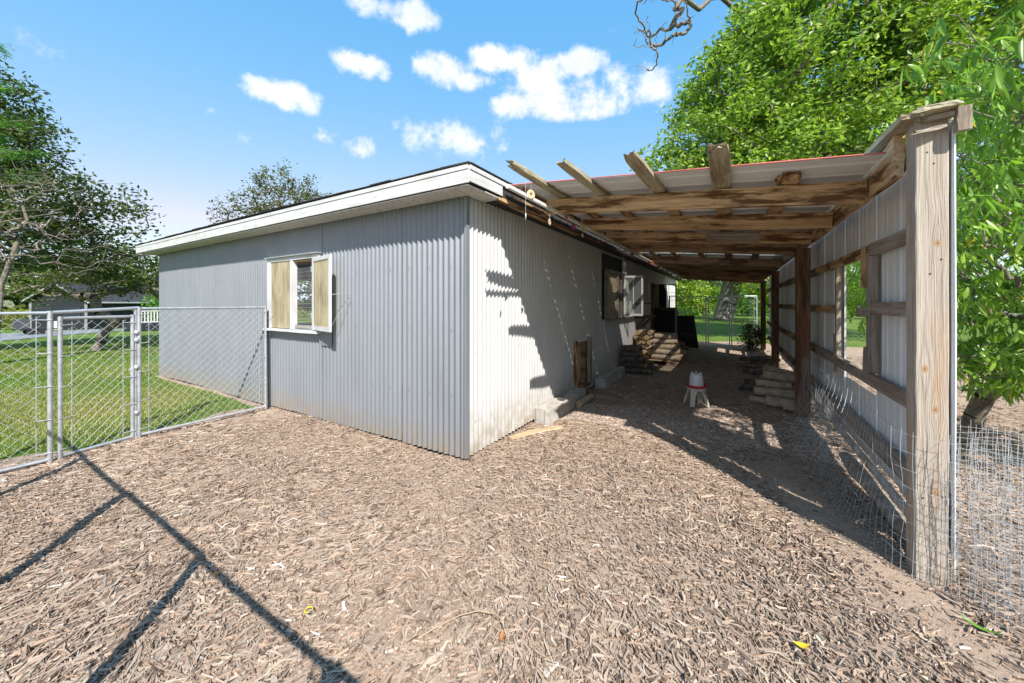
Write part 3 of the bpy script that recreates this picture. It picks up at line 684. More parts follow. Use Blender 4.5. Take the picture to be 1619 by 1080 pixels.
roof_sheet(4.05, 5.4, M['skylight'], lab='cloudy see-through plastic roof sheet')
for a, c in ((5.404, 5.8), (5.804, 6.8), (6.804, 7.8), (7.804, 8.8), (8.804, 9.9), (9.904, 11.1)): roof_sheet(a, c, M['roofsheet'])
b = MB(); b.tube([(x, .252, zb(x)+.047) for x in (.27, 1, 1.8, 2.776)], .0055, 5); b.build('roof_edge_trim', M['redtrim'], lt)
# side wall: white siding sheets outside, girts inside, one window opening
def siding(y0, y1, z0, z1, m=None, off=0):
    prof = [(y0, 0)]; y = y0+.03
    prof += [(y0+.004, .012), (y0+.016, .012), (y0+.02, 0)]
    while y < y1-.05:
        for dy, dx in ((0, 0), (.008, .0035), (.03, .0035), (.038, 0), (.10, 0), (.105, .0025), (.115, 0)):
            if y+dy < y1: prof.append((y+dy, dx))
        y += .2285
    prof.append((y1, 0)); n = len(prof)
    vs = [(2.975+off-dx, yy, z) for z in (z0, z1) for (yy, dx) in prof]
    fs = [(k, k+1, n+k+1, n+k) for k in range(n-1)]
    bb = MB(); bb.add(vs, fs); o = bb.build('siding_sheet', m or M['sheetpanel'], lt); sm = o.modifiers.new('thick', 'SOLIDIFY'); sm.thickness = .001
    return o
WO = (1.17, 2.12, .70, 1.77)
siding(.062, .262, .17, 2.312)
yy = .302; k = 0
while yy < 11.0:
    y2 = min(yy+.46 if yy < 3 else yy+.915, 11.05)
    segs = [(.17+(.02 if k % 2 else 0), 2.312)]
    if WO[0] < yy+.02 and y2-.02 < WO[1] or (WO[0] < (yy+y2)/2 < WO[1]): segs = [(.17, WO[2]), (WO[3], 2.312)]
    if 8.2 < (yy+y2)/2 < 9.1: segs = [(.12, .8), (1.75, 2.312)]
    for a, c in segs: siding(yy-(.03 if k else 0), y2+.012, a, c, off=.003*(k % 2))
    yy = y2; k += 1
MB().tube([(2.968, .058, .05), (2.972, .058, 1.2), (2.968, .058, 2.22)], .0038, 6).build('siding_edge', M['sheetpanel'], lt)
def girt(y0, y1, z, h=.09, m='grey', x=2.93, w=.04, **kw): return board('girt', (x, y0, z), (x, y1, z), w, h, M[m], lt, ns=6, rough=.003, **kw)
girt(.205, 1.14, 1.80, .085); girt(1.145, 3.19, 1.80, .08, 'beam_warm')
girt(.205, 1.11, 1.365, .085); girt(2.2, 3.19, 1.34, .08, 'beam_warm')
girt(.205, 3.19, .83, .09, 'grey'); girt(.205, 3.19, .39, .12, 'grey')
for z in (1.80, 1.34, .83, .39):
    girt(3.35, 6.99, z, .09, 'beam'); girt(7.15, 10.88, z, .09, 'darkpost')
board('window_stud', (2.93, 1.15, .88), (2.93, 1.15, 1.755), .05, .07, M['grey'], lt, ns=4)
board('window_stud', (2.90, 1.16, .84), (2.90, 1.16, 1.08), .04, .02, M['grey'], lt, ns=4, ragged1=.03)
board('window_stud', (2.895, 1.165, 1.52), (2.895, 1.165, 1.83), .045, .02, M['beam_warm'], lt, ns=4)
board('window_stud', (2.895, 1.13, 1.335), (2.895, 1.33, 1.33), .03, .07, M['grey'], lt, ns=4)
board('window_stud', (2.93, 2.16, .88), (2.93, 2.16, 1.755), .05, .05, M['grey'], lt, ns=4)
board('window_stud', (2.905, 2.17, .72), (2.905, 2.17, 1.1), .03, .03, M['grey'], lt, ns=4)
board('lower_rail', (2.90, .19, .20), (2.90, 3.19, .235), .02, .06, M['sheetpanel'], lt, ns=6)
nl = MB()
def nail(p, ax):
    p = Vector(p); a = Vector((1, 0, 0)) if ax == 'y' else Vector((0, 1, 0)); n_ = Vector((0, -1, 0)) if ax == 'y' else Vector((-1, 0, 0)); u = Vector((0, 0, 1)); r_ = .0045
    vs = [p+a*r_*cos(k*pi/3)+u*r_*sin(k*pi/3) for k in range(6)]+[p+n_*.003]; nl.add(vs, [(k, (k+1) % 6, 6) for k in range(6)])
for y in BY[:4]:
    for x in (.52, .56, 2.72, 2.75):
        for dz in (.03, .075, .115): nail((x+random.uniform(-.01, .01), y-.0215, zb(x)-dz), 'y')
for z in (.40, .84, 1.36, 1.80): 
    for dz in (-.02, .02):
        for y in (.26, .40, 1.1, 1.9, 2.5, 3.1): nail((2.908, y+random.uniform(-.02, .02), z+dz), 'x')
for z in (1.55, 1.62, 2.1, 2.16, .42, .44): nail((2.86+random.uniform(0, .07), .0585, z), 'y')
nl.build('nail_head', M['barkdark'], lt)['kind'] = 'stuff'
# ------------------------------------------------ hanging ornaments along the eave
orn = [(.66, 2.495, .045, 'wood', 'large pale wooden ring hung nearest the roof corner', .3), (.55, 2.25, .032, 'clear', 'small clear disc hanging nearly edge-on below the first ring', 1.35),
 (1.10, 2.30, .034, 'wood', 'pale wooden disc hanging second along the eave', .9), (1.58, 2.44, .034, 'red', 'red and orange disc hanging close under the white trim', .9),
 (1.80, 2.375, .036, 'purple', 'purple disc hanging between red disc and wooden rings', .35), (2.10, 2.42, .034, 'wood', 'wooden ring hanging right of the purple disc, upper of two', .35),
 (2.13, 2.32, .027, 'wood', 'small wooden ring hanging low under another ring', .7), (2.58, 2.45, .024, 'wood', 'narrow wooden disc turned edge-on by the eave', 1.4), (3.0, 2.47, .034, 'wood', 'wooden ring with dark hole beyond the edge-on disc', .35),
 (2.85, 2.33, .022, 'purple', 'small dull purple disc hanging low under the eave', 1.0), (4.0, 2.36, .03, 'wood', 'small brown disc above the open side window', 1.2), (4.95, 2.37, .05, 'purple', 'cluster-sized purple disc hanging above the side window', .4),
 (7.1, 2.42, .06, 'red', 'orange disc hanging far down the eave', .3), (8.0, 2.36, .06, 'red', 'farthest orange disc hanging near the shed end', .6), (9.4, 2.40, .06, 'wood', 'brown ring hanging at the far end of the eave', .5)]
OM = {'wood': simple('ring_wood', (.58, .46, .28), .6, var=.2, scale=30), 'clear': simple('pearly_disc', (.6, .6, .52), .3), 'red': simple('red_orange_disc', (.55, .12, .04), .3, var=.5, scale=30), 'purple': simple('purple_disc', (.30, .05, .2), .3, var=.5, scale=40)}
for (y, z, r, k, lab, ang) in orn:
    y = -2.598+(y+2.598)*.814; z = 1.4+(z-1.4)*.814; r *= .9
    x = .625; t = thing('hanging_ornament', lab, 'ornament', (x, y, z), 'ornaments strung along the eave')
    # a ring in a vertical plane, its face turned by ang from facing the camera
    fa = R(-45)+ang; nx, ny = cos(fa), sin(fa); sx, sy = -ny, nx; n = 20; ri = r*.22; th = .004
    vs = []
    for (rr, o) in ((ri, -th), (r*.9, -th), (r, 0), (r*.9, th), (ri, th)):
        for q in range(n):
            a = 2*pi*q/n; vs.append((x+sx*rr*cos(a)+nx*o, y+sy*rr*cos(a)+ny*o, z+rr*sin(a)))
    fs = [(i*n+q, i*n+(q+1) % n, ((i+1) % 5)*n+(q+1) % n, ((i+1) % 5)*n+q) for i in range(5) for q in range(n)]
    bb = MB(); bb.add(vs, fs, True); bb.build('disc', OM[k], t)
    MB().tube([(x, y, z+r*.5), (x, y, max(z+r, zb(x)-.01))], .0012, 4, False).build('string', M['wire'], t)
t = thing('wind_chime', 'thin silver wind chime hanging before the side window', 'wind chime', (.3, 4.3, 2.0))
MB().lathe((.3, 4.3, 2.15), [(0, .01), (.03, .01), (.03, 0), (0, 0)], 12).build('top_plate', M['beam'], t)
for k in range(5): a = k*2*pi/5; MB().tube([(.3+.025*cos(a), 4.3+.025*sin(a), 2.15), (.3+.025*cos(a), 4.3+.025*sin(a), 1.85-.02*k)], .004, 6).build('chime_tube', M['wire'], t)
MB().tube([(.3, 4.3, 2.16), (.3, 4.3, 2.45)], .001, 4).build('string', M['wire'], t)

# ------------------------------------------------ fences
def diag_mesh(P, U, Wd, H, pitch=.062, r=.0013, n=3):
    """chain link: two families of slanting wires, slightly waved, clipped to the panel"""
    P = Vector(P); U = Vector(U).normalized(); Z = Vector((0, 0, 1)); Nn = U.cross(Z); b = MB()
    for fam in (0, 1):
        c = -H
        while c < Wd+H:
            # line: u = c + z (fam 0) / u = c+H - z
            z0 = max(0, -c if fam == 0 else c+H-Wd); z1 = min(H, (Wd-c) if fam == 0 else c+H)
            if z1-z0 > .03:
                f = (lambda z: c+z) if fam == 0 else (lambda z: c+H-z)
                o = .0015 if fam else -.0015
                pts = [P+U*f(z)+Z*z+Nn*o for z in (z0, z1)]
                b.tube(pts, r, n, False)
            c += pitch*1.35
    return b
def panel(name, label, p0, p1, h, group=None, r=.017, lean=0, z0=.03, midrails=0, meshr=.0013, zbase=0):
    p0 = Vector((*p0, zbase)); p1 = Vector((*p1, zbase)); U = (p1-p0).normalized(); Wd = (p1-p0).length; Z = Vector((0, 0, 1)); Nn = U.cross(Z)
    t = thing(name, label, 'gate' if 'gate' in name else 'fence', p0, group)
    sh = Nn*0
    MB().tube([p0+Z*(z0-.03), p0+Z*h], r, 10).build('upright', M['galv'], t)
    MB().tube([p1+Z*(z0-.03), p1+Z*h], r, 10).build('upright', M['galv'], t)
    MB().tube([p0+U*r*.9+Z*(h-r), p1-U*r*.9+Z*(h-r)], r*.85, 10).build('top_rail', M['galv'], t)
    MB().tube([p0+U*r*.9+Z*z0, p1-U*r*.9+Z*z0], r*.85, 10).build('bottom_rail', M['galv'], t)
    diag_mesh(p0+U*.05+Z*(z0+.02), U, Wd-.1, h-z0-.06, r=meshr).build('chain_link', M['wire'], t)
    for s, q in ((1, p0), (-1, p1)):
        MB().tube([q+U*s*.075+Z*(z0+.02), q+U*s*.075+Z*(h-.05)], .003, 5).build('tension_bar', M['wire'], t)
        for k in range(5):
            z = z0+.06+(h-z0-.14)*k/4
            MB().tube([q-U*s*r*.5+Nn*.019+Z*z, q+U*s*.08+Nn*.006+Z*(z+.004)], .0045, 5).build('tension_band', M['galv'], t)
    return t
FX = -3.12
H_ = 1.335
panel('chain_link_fence', 'chain link panel left of the garden gate, running out of frame', (-3.07, -2.70), (-3.10, -1.93), H_, 'chain link kennel panels on the left')
g = panel('gate', 'narrow galvanized chain link gate standing before the lawn', (-3.13, -1.87), (-3.26, -1.375), H_-.05, None, midrails=1)
MB().tube([(-3.10, -1.93, H_-.015), (-3.27, -1.33, H_+.02)], .016, 10).build('header_pipe', M['galv'], g)
MB().tube([(-3.262, -1.40, .72), (-3.275, -1.31, .72)], .012, 8).build('latch', M['galv'], g)
for z in (.95, .93): pass
panel('chain_link_fence', 'chain link panel between the gate and the corrugated front wall', (-3.265, -1.325), (-3.30, -.10), H_+.03, 'chain link kennel panels on the left')
p_ = thing('fence_post', 'galvanized gate post with hinge collars beside the lawn gate', 'post', (-3.255, -1.348, 0))
MB().tube([(-3.262, -1.352, -.05), (-3.268, -1.352, H_+.03)], .014, 10).build('pole', M['galv'], p_)
for z in (.25, .72, 1.0, 1.08): MB().lathe((-3.263, -1.345, z), [(.014, 0), (.024, 0), (.026, .02), (.024, .04), (.014, .04)], 10).build('collar', M['galv'], p_)
w_ = thing('metal_stake', 'dark metal stake at the end of the fence by the front wall', 'stake', (-3.30, -.07, 0))
MB().tube([(-3.31, -.06, -.05), (-3.32, -.065, 1.3)], .009, 6).build('rod', M['blackmetal'], w_)
MB().tube([(-3.31, -.08, 1.2), (-3.22, -.03, 1.24), (-3.2, -.02, 1.21)], .003, 5).build('tie_wire', M['wire'], w_)
# the fence just behind the camera whose shadow crosses the yard
fxs = [-3.06, -2.01, -.77, .53, 1.73, 2.9, 4.1]
labs = ['rear chain link panel at the left corner behind the viewer', 'rear chain link panel second from the left corner', 'rear chain link gate leaf throwing the long shadow', 'rear chain link panel right of the gate leaf', 'rear chain link panel behind the viewer', 'rear chain link panel at the right end behind the viewer']
for i in range(6):
    j = .012*(i % 2); panel('chain_link_fence', labs[i], (fxs[i]+.02, -2.70-j), (fxs[i+1]-.02, -2.70-j), 1.325-.0*i, 'chain link panels behind the viewer', r=.019, meshr=.0006)
# far end gates
gg = 'kennel panels closing the far end of the lean-to'
panel('chain_link_fence', 'far chain link panel left of the far gate, half behind black boards', (.25, 10.35), (1.27, 10.93), 1.66, gg, r=.018, meshr=.0011)
panel('gate', 'far chain link gate at the end of the lean-to', (1.33, 11.05), (1.93, 11.42), 1.62, None, r=.018, meshr=.0011)
panel('chain_link_fence', 'far chain link panel right of the far gate by the brush', (1.99, 11.38), (2.68, 11.62), 1.66, gg, r=.018, meshr=.0011)
# chain link run behind the peach tree
panel('chain_link_fence', 'chain link fence crossing the field behind the peach tree', (3.1, 7.6), (7.2, 5.2), 1.25, None, r=.018, meshr=.0011)
panel('chain_link_fence', 'chain link fence at far right beyond the peach tree', (7.3, 5.1), (10.5, 2.5), 1.25, None, r=.018, meshr=.0011)

# welded wire netting
def weld(name, label, path, h, root=None, dz=.05, du=.045, r=.0011, bow=0, mat=None, zfun=None, cat='wire mesh', group=None, ztop=None, m2=None, topx=None):
    """path = list of (x,y); resampled each du; vertical wires and horizontal wires follow it"""
    pts = [Vector((*p, 0)) for p in path]; S = [0]
    for a, c in zip(pts, pts[1:]): S.append(S[-1]+(c-a).length)
    def at(s):
        s = min(max(s, 0), S[-1]-1e-6)
        for i in range(len(S)-1):
            if s <= S[i+1]: return pts[i].lerp(pts[i+1], (s-S[i])/(S[i+1]-S[i]))
    n = int(S[-1]/du); b = MB(); sd = random.uniform(0, 50)
    def pt(i, z):
        p = at(i*du); q = at(i*du+.02)-at(i*du-.02); q.normalize(); nn = Vector((q.y, -q.x, 0)); hh = h if ztop is None else ztop(p.x, p.y)
        f = z/h; bowx = (topx-p.x)*f**.8 if topx and p.y > .15 else 0; w = .018*noise.noise(Vector((i*.21+sd, z*4, 0)))+.01*noise.noise(Vector((i*.9+sd, z*9, 3)))
        return p+nn*(w+bow*f*f)+Vector((bowx, 0, .008+f*hh+.008*noise.noise(Vector((i*.3, sd, z)))))
    nz = int(h/.08)
    for i in range(n+1): b.tube([pt(i, h*k/nz) for k in range(nz+1)], r, 3, False)
    z = 0
    while z <= h+.001: b.tube([pt(i, z) for i in range(n+1)], r, 3, False); z += dz
    t = thing(name, label, cat, (path[0][0], path[0][1], 0), group); b.build('wires', m2 or M['wire'], t); return t
from math import exp
inner = [(2.69, 3.3), (2.70, 2.8), (2.72, 2.34), (2.72, 1.87), (2.63, 1.16), (2.64, .6), (2.72, .25), (2.80, .03), (2.90, .015), (3.0, .0)]
def smooth(path, k=3):
    for _ in range(k):
        q = [path[0]]
        for a, c in zip(path, path[1:]): q += [(a[0]*.75+c[0]*.25, a[1]*.75+c[1]*.25), (a[0]*.25+c[0]*.75, a[1]*.25+c[1]*.75)]
        path = q+[path[-1]]
    return path
weld('wire_netting', 'welded wire netting sagging against the inside of the siding and round the front post', smooth(inner), .74, dz=.09, du=.05, bow=0, topx=2.79, r=.0009)
sp = []
for k in range(120):
    a = k*.16; rr = .10+.012*a*1.1; sp.append((3.25+rr*cos(a+2.6)*1.15, .06+rr*sin(a+2.6)))
weld('wire_roll', 'loose upright roll of welded wire netting beside the front post', sp, .76, dz=.06, du=.042, r=.0009)
sp2 = [(3.0+.35*k/8, -.03-.09*sin(k)*.4-.02*k) for k in range(12)]
weld('wire_netting', 'loose wire netting spread on the ground right of the front post', smooth(sp2), .72, dz=.06, du=.045, r=.0009)
def grille():
    b = MB(); t = thing('bent_wire_panel', 'bent strands of stiff wire arching to the ground under the siding', 'wire panel', (2.6, 2.1, 0))
    for k in range(9):
        y = 2.5-.13*k; pts = []
        for q in range(9):
            f = q/8; pts.append((2.88-.32*f**2.2, y-.16*f-.02*k*f, .80*(1-f)**.6*(1-.2*f)+.01))
        b.tube(pts, .0013, 4, False)
    b.build('wires', M['wire'], t)
grille()

# ------------------------------------------------ blocks, logs, waterer
def cinder(label, x, y, rz, dark=False, sc_=1):
    t = thing('concrete_block', label, 'concrete block', (x, y, .0), 'concrete blocks along the side wall'); Mx = Matrix.Translation((x, y, 0)) @ Matrix.Rotation(rz, 4, 'Z')
    # hollow block 0.4 x 0.19 x 0.16 with two cores
    w, l, h = .095, .20, .155; b = MB(); z0 = -.02
    for y0, y1 in ((-l, -l+.035), (-.018, .018), (l-.035, l)): b.box(-w, w, y0, y1, z0, h)
    for x0, x1 in ((-w, -w+.032), (w-.032, w)):
        b.box(x0, x1, -l+.0351, -.0181, z0, h-.001); b.box(x0, x1, .0181, l-.0351, z0, h-.001)
    b.box(-w+.0321, w-.0321, -l+.0352, -.0182, z0, h-.035); b.box(-w+.0321, w-.0321, .0182, l-.0352, z0, h-.075)
    b.box(-w+.02, -w+.05, -l-.010, -l-.0002, z0, h-.0005); b.box(w-.05, w-.02, -l-.010, -l-.0002, z0, h-.0005)
    b.build('block_body', M['block'], t, Mx)
cinder('sunlit concrete block nearest the shed corner', .115, 1.49, -.05); cinder('sunlit concrete block touching the first one', .115, 1.91, .02)
cinder('shaded concrete block just below the pop hole', .10, 2.36, .0); cinder('shaded concrete block right after the pop hole', .13, 3.60, .05); cinder('shaded concrete block before the dark logs', .11, 4.08, -.03); cinder('last shaded concrete block against the dark log pile', .12, 4.58, .04)
ORD = ('first','second','third','fourth','fifth','sixth','seventh','eighth','ninth'); ROW = ('bottom','second','third','fourth','top')
def log(label, p0, p1, r, bark='barkpale', group=None, r2=None, name='firewood_log'):
    p0 = Vector(p0); p1 = Vector(p1); t = (p1-p0).normalized(); a = t.cross(Vector((0, 0, 1))).normalized() if abs(t.z) < .9 else Vector((1, 0, 0)); c = t.cross(a)
    r2 = r2 or r*random.uniform(.82, 1.0); n = 14; K = 7; vs = []; sd = random.uniform(0, 99); root = thing(name, label, 'log', (p0+p1)/2, group)
    cv = random.uniform(-.03, .03)
    for i in range(K+1):
        f = i/K; rr = r+(r2-r)*f
        for k in range(n):
            an = 2*pi*k/n; d = 1+.12*noise.noise(Vector((sd+cos(an)*.9, sin(an)*.9, f*4)))+.03*random.uniform(-1, 1)
            vs.append(p0.lerp(p1, f)+(a*cos(an)+c*sin(an))*rr*d+a*cv*sin(f*pi))
    fs = [(i*n+k, i*n+(k+1) % n, (i+1)*n+(k+1) % n, (i+1)*n+k) for i in range(K) for k in range(n)]
    b = MB(); b.add(vs, fs, True); b.build('bark', M[bark], root)
    for e, sg in ((0, -1), (K, 1)):
        ring = [Vector(v) for v in vs[e*n:(e+1)*n]]; cc = sum(ring, Vector())/n; off = t*sg*.003
        inner_ = [cc+(v-cc)*.93+off for v in ring]
        q = MB(); q.add(ring+inner_, [(k, (k+1) % n, n+(k+1) % n, n+k) for k in range(n)]); q.add(inner_+[cc+off], [(k, (k+1) % n, n) for k in range(n)]); q.build('cut_end', M['cutend'], root)
    return root
# right pile behind the second post
gr = 'logs piled by the second post'
RL = [((2.24, 3.62, .05), (2.55, 3.58, .05), .05, 'short pale log lowest at the left of the right-hand pile'), ((2.42, 3.5, .075), (2.9, 3.48, .07), .075, 'thick pale log lowest by the second post'),
 ((2.60, 3.36, .03), (2.92, 3.36, .035), .03, 'thin knobbly branch in front of the pile by the second post'), ((2.30, 3.66, .165), (2.92, 3.62, .16), .062, 'long pale log lying second from the bottom by the post'),
 ((2.32, 3.75, .27), (2.72, 3.72, .26), .052, 'smooth light log in the middle of the right pile'), ((2.42, 4.0, .33), (2.95, 3.95, .30), .07, 'big log on top of the right pile'),
 ((2.30, 3.95, .10), (2.9, 3.95, .10), .07, 'log hidden low behind the pale ones'), ((2.44, 4.12, .43), (2.95, 4.25, .30), .06, 'topmost slanting log of the right pile'), ((2.35, 4.15, .1), (2.95, 4.2, .1), .08, 'log deep in the right pile'), ((2.4, 4.2, .25), (2.95, 4.3, .22), .07, 'log under the topmost slanting one')]
for p0, p1, r, lab in RL: log(lab, p0, p1, r, 'barkpale', gr)
for k in range(13):
    y = 4.45+.28*k+random.uniform(-.06, .06); x0 = 2.15+random.uniform(-.1, .25); L_ = random.uniform(.4, .75); z = .045+random.choice((0, 0, .07)); a = random.uniform(-.35, .45)
    log('rough dark log lying along the right wall, number %d from the second post'.replace('number %d', ('first','second','third','fourth','fifth','sixth','seventh','eighth','ninth','tenth','eleventh','twelfth','last')[k]), (x0, y, z), (min(2.95, x0+L_*cos(a)), y+L_*sin(a), z+random.uniform(-.01, .06)), random.uniform(.03, .06), 'bark' if k % 2 else 'barkdark', 'loose dark logs along the right wall')
# dark pile against the side wall
for row in range(5):
    for k in range(5-row//2):
        y = 4.95+.13*k+.05*(row % 2)+random.uniform(-.02, .02); z = .06+.105*row; L_ = .58-.07*row+random.uniform(-.08, .08)
        log('dark knobbly log by the side wall, %s row, %s from the concrete blocks' % (ROW[row], ORD[k]), (.06+random.uniform(0, .05), y, z), (.06+L_, y+random.uniform(-.12, .12), z+random.uniform(-.02, .02)), .055, 'barkdark', 'dark logs piled against the side wall')
# sunlit stack on a pallet
pl = thing('pallet', 'pale wooden pallet carrying the sunlit firewood', 'pallet', (.4, 7.0, 0))
for k in range(3): board('runner', (.1+.33*k, 6.35, .045), (.1+.33*k, 7.7, .045), .05, .08, M['firepale'], pl, ns=3)
for k in range(8): board('slat', (.06, 6.37+.185*k, .10), (.82, 6.37+.185*k, .10), .12, .02, M['firepale'], pl, ns=3)
for row in range(5):
    for k in range(9-row):
        y = 6.38+.135*k+.065*row+random.uniform(-.012, .012); z = .175+.112*row; L_ = .52-.03*row+random.uniform(-.07, .05)
        log('pale firewood log on the pallet, %s row, %s from the yard side' % (ROW[row], ORD[k]), (.43+random.uniform(-.03, .04), y, z+random.uniform(-.01, .02)), (.45+L_, y+random.uniform(-.05, .05), z+random.uniform(-.02, .015)), random.uniform(.048, .062), 'barkpale', 'firewood stacked on the pallet')
for k in range(18):   # ends facing the yard
    c_, w_ = k % 3, k//3; x = .10+.12*c_+.05*(w_ % 2)+random.uniform(-.01, .01); z = .17+.112*w_; rr = random.uniform(.045, .06)
    log('round pale log end facing the yard, %s tier, %s from the wall' % (('lowest','second','third','fourth','fifth','topmost')[w_], ORD[c_]), (x, 6.22+random.uniform(-.05, .06), z), (x+random.uniform(-.02, .02), 6.8, z), rr, 'barkpale', 'log ends facing the yard')
for k in range(26):
    row = k//6; q = k % 6; y = 7.85+.15*q+random.uniform(-.03, .03); z = .07+.115*row
    log('grey log behind the pallet stack, %s row, %s from the stack' % (ROW[row], ORD[q]), (.08, y, z), (.08+random.uniform(.6, .95)-.05*row, y+random.uniform(-.1, .1), z+random.uniform(-.03, .03)), .06, 'bark', 'grey logs behind the sunlit stack')
# log, bark slab by the blocks; driftwood under the siding
log('short brown log lying at the end of the sunlit concrete blocks', (.255, 2.10, .045), (.27, 2.58, .05), .045, 'barkpale', None)
def slab(name, label, outline, z, th, m, cat='wood slab'):
    n = len(outline); vs = [(x, y, z+gz(x, y)) for x, y in outline]+[(x*.98+.02*outline[0][0], y, z+th*random.uniform(.7, 1.2)+gz(x, y)) for x, y in outline]
    b = MB(); b.add(vs, [tuple(range(n))[::-1], tuple(range(n, 2*n))]+[(k, (k+1) % n, n+(k+1) % n, n+k) for k in range(n)]); o = b.build(name, m); tag(o, label, cat); return o
slab('bark_slab', 'flat pale bark slab lying in front of the concrete blocks', [(.03, .66), (.09, .63), (.17, .82), (.26, 1.02), (.38, 1.22), (.37, 1.30), (.29, 1.27), (.19, 1.08), (.12, .95), (.06, .8)], .016, .016, M['firepale'])
b = MB(); b.tube([(2.86, 1.55, .10), (2.87, 1.3, .09), (2.885, 1.05, .09), (2.9, .8, .07), (2.91, .5, .06), (2.93, .25, .05)], [.045, .05, .055, .05, .035, .03], 9)
for i, v in enumerate(b.v): b.v[i] = tuple(Vector(v)+Vector((1, 1, 1))*.014*noise.noise(Vector(v)*14))
tag(b.build('driftwood', M['grey']), 'gnarled grey branch lying on the ground under the siding', 'branch')
def waterer():
    c = (1.60, 3.08, 0)
    st = thing('stool', 'low dirty white plastic stand holding the waterer', 'stand', c)
    b = MB(); b.lathe((c[0], c[1], .215), [(0, .025), (.11, .025), (.125, .015), (.125, 0), (.11, -.006), (0, -.006)], 20); b.build('seat', M['dirtywhite'], st)
    for k in range(4):
        a = R(YAW)+pi/4+k*pi/2; ca, sa = cos(a), sin(a); w = .028; vs = []
        for (rr, z, ww) in ((.085, .212, .05), (.112, .14, .03), (.152, 0, .03)):
            for (o, q) in ((-.012, -ww), (.012, -ww), (.012, ww), (-.012, ww)):
                vs.append((c[0]+ca*(rr+o)-sa*q, c[1]+sa*(rr+o)+ca*q, z))
        bb = MB(); bb.add(vs, [(i*4+j, i*4+(j+1) % 4, (i+1)*4+(j+1) % 4, (i+1)*4+j) for i in range(2) for j in range(4)]+[(8, 9, 10, 11)]); bb.build('leg', M['dirtywhite'], st)
    w = thing('poultry_waterer', 'white ribbed poultry waterer with red trough standing on the low stand', 'waterer', (c[0], c[1], .24))
    b = MB(); b.lathe((c[0], c[1], .242), [(0, 0), (.105, 0), (.125, .012), (.132, .035), (.128, .038), (.118, .018), (.09, .014)], 28); b.build('trough', M['red'], w)
    b = MB(); n = 40
    prof = [(.093, 0), (.089, .05), (.083, .11), (.078, .15), (.068, .168), (.03, .174), (0, .175)]
    vs = []
    for rr, z in prof:
        for k in range(n): vs.append((c[0]+rr*(1+.018*(k % 4 < 2))*cos(2*pi*k/n), c[1]+rr*(1+.018*(k % 4 < 2))*sin(2*pi*k/n), .257+z))
    b.add(vs, [(i*n+k, i*n+(k+1) % n, (i+1)*n+(k+1) % n, (i+1)*n+k) for i in range(len(prof)-1) for k in range(n)]); b.build('tank', M['wplastic'], w)
    for k in range(5):
        a = k*2*pi/5+.4; b = MB(); b.lathe((c[0]+.06*cos(a), c[1]+.06*sin(a), .42), [(.012, 0), (.010, .02), (.006, .028), (0, .029)], 8); b.build('foot_knob', M['wplastic'], w)
waterer()
# dark things at the far left end of the lean-to
s = thing('wood_stove', 'tall black stove against the far side wall', 'stove', (.35, 8.0, 0))
MB().box(.10, .62, 8.65, 9.2, .12, 1.25).build('firebox', M['black'], s); MB().box(.08, .64, 8.63, 9.22, 1.251, 1.28).build('top', M['blackmetal'], s)
MB().tube([(.3, 8.9, 1.28), (.3, 8.9, 1.75), (.22, 8.9, 1.95)], .07, 12).build('flue', M['black'], s)
for x in (.14, .56):
    for y in (8.7, 9.14): MB().box(x-.02, x+.02, y-.02, y+.02, 0, .12).build('leg', M['blackmetal'], s)
def leaner(label, x0, x1, y, z, tilt):
    t = thing('black_board', label, 'board', (x0, y, 0), 'black boards leaning at the far end'); vs = []
    b = MB(); b.add([(x0, y, .02), (x1+.12, y, .02), (x1-.02, y+tilt, z), (x0+.03, y+tilt, z), (x0, y+.03, .02), (x1+.12, y+.03, .02), (x1-.02, y+tilt+.03, z), (x0+.03, y+tilt+.03, z)],
      [(0,3,2,1),(4,5,6,7),(0,1,5,4),(1,2,6,5),(2,3,7,6),(3,0,4,7)]); b.build('sheet', M['black'], t); box('edge_strip', x0+.05, x1-.03, y+tilt-.004, y+tilt+.034, z+.001, z+.02, M['blackmetal'], t)
leaner('nearer black board leaning behind the grey logs', .12, .62, 9.45, 1.0, .12); leaner('farther black board leaning before the far fence panel', .38, 1.0, 10.1, 1.0, .15)
b = MB(); ys_ = []
for i in range(9):
    for j in range(7): b.v.append((.20+.07*i, 10.1+.08*j, 1.06+.10*math.exp(-((i-3)**2)/9.)+.03*noise.noise(Vector((i*.6, j*.7, 1)))))
b.f = [(i*7+j, (i+1)*7+j, (i+1)*7+j+1, i*7+j+1) for i in range(8) for j in range(6)]; b.sm = [True]*len(b.f)
tag(b.build('tarp', M['tarp']), 'crumpled grey tarp thrown over the farther black board', 'tarp')
# small debris near the viewer
def leaf_bit(name, label, x, y, L_, w, rz, m, cat, curl=.3):
    vs = []; K = 6
    for i in range(K+1):
        f = i/K; ww = w*sin(pi*min(.98, max(.04, f)))
        for s_ in (-1, 0, 1):
            X_ = (f-.5)*L_; Yv = s_*ww/2; Zv = .022+curl*L_*(f-.5)**2*2+abs(s_)*w*.18
            vs.append((x+X_*cos(rz)-Yv*sin(rz), y+X_*sin(rz)+Yv*cos(rz), gz(x, y)+Zv))
    fs = [(i*3+k, i*3+k+1, (i+1)*3+k+1, (i+1)*3+k) for i in range(K) for k in range(2)]
    b = MB(); b.add(vs, fs, True); o = b.build(name, m); tag(o, label, cat)
OR = simple('orange_peel', (.78, .27, .01), .5); YL = simple('yellow_leaf', (.62, .42, .03), .5); RU = simple('rust_leaf', (.42, .16, .04), .6); GN = simple('green_leaf', (.12, .26, .03), .5)
leaf_bit('orange_peel', 'bright orange scrap of peel beside the fence shadow', -.235, -1.765, .035, .018, 1.2, OR, 'peel')
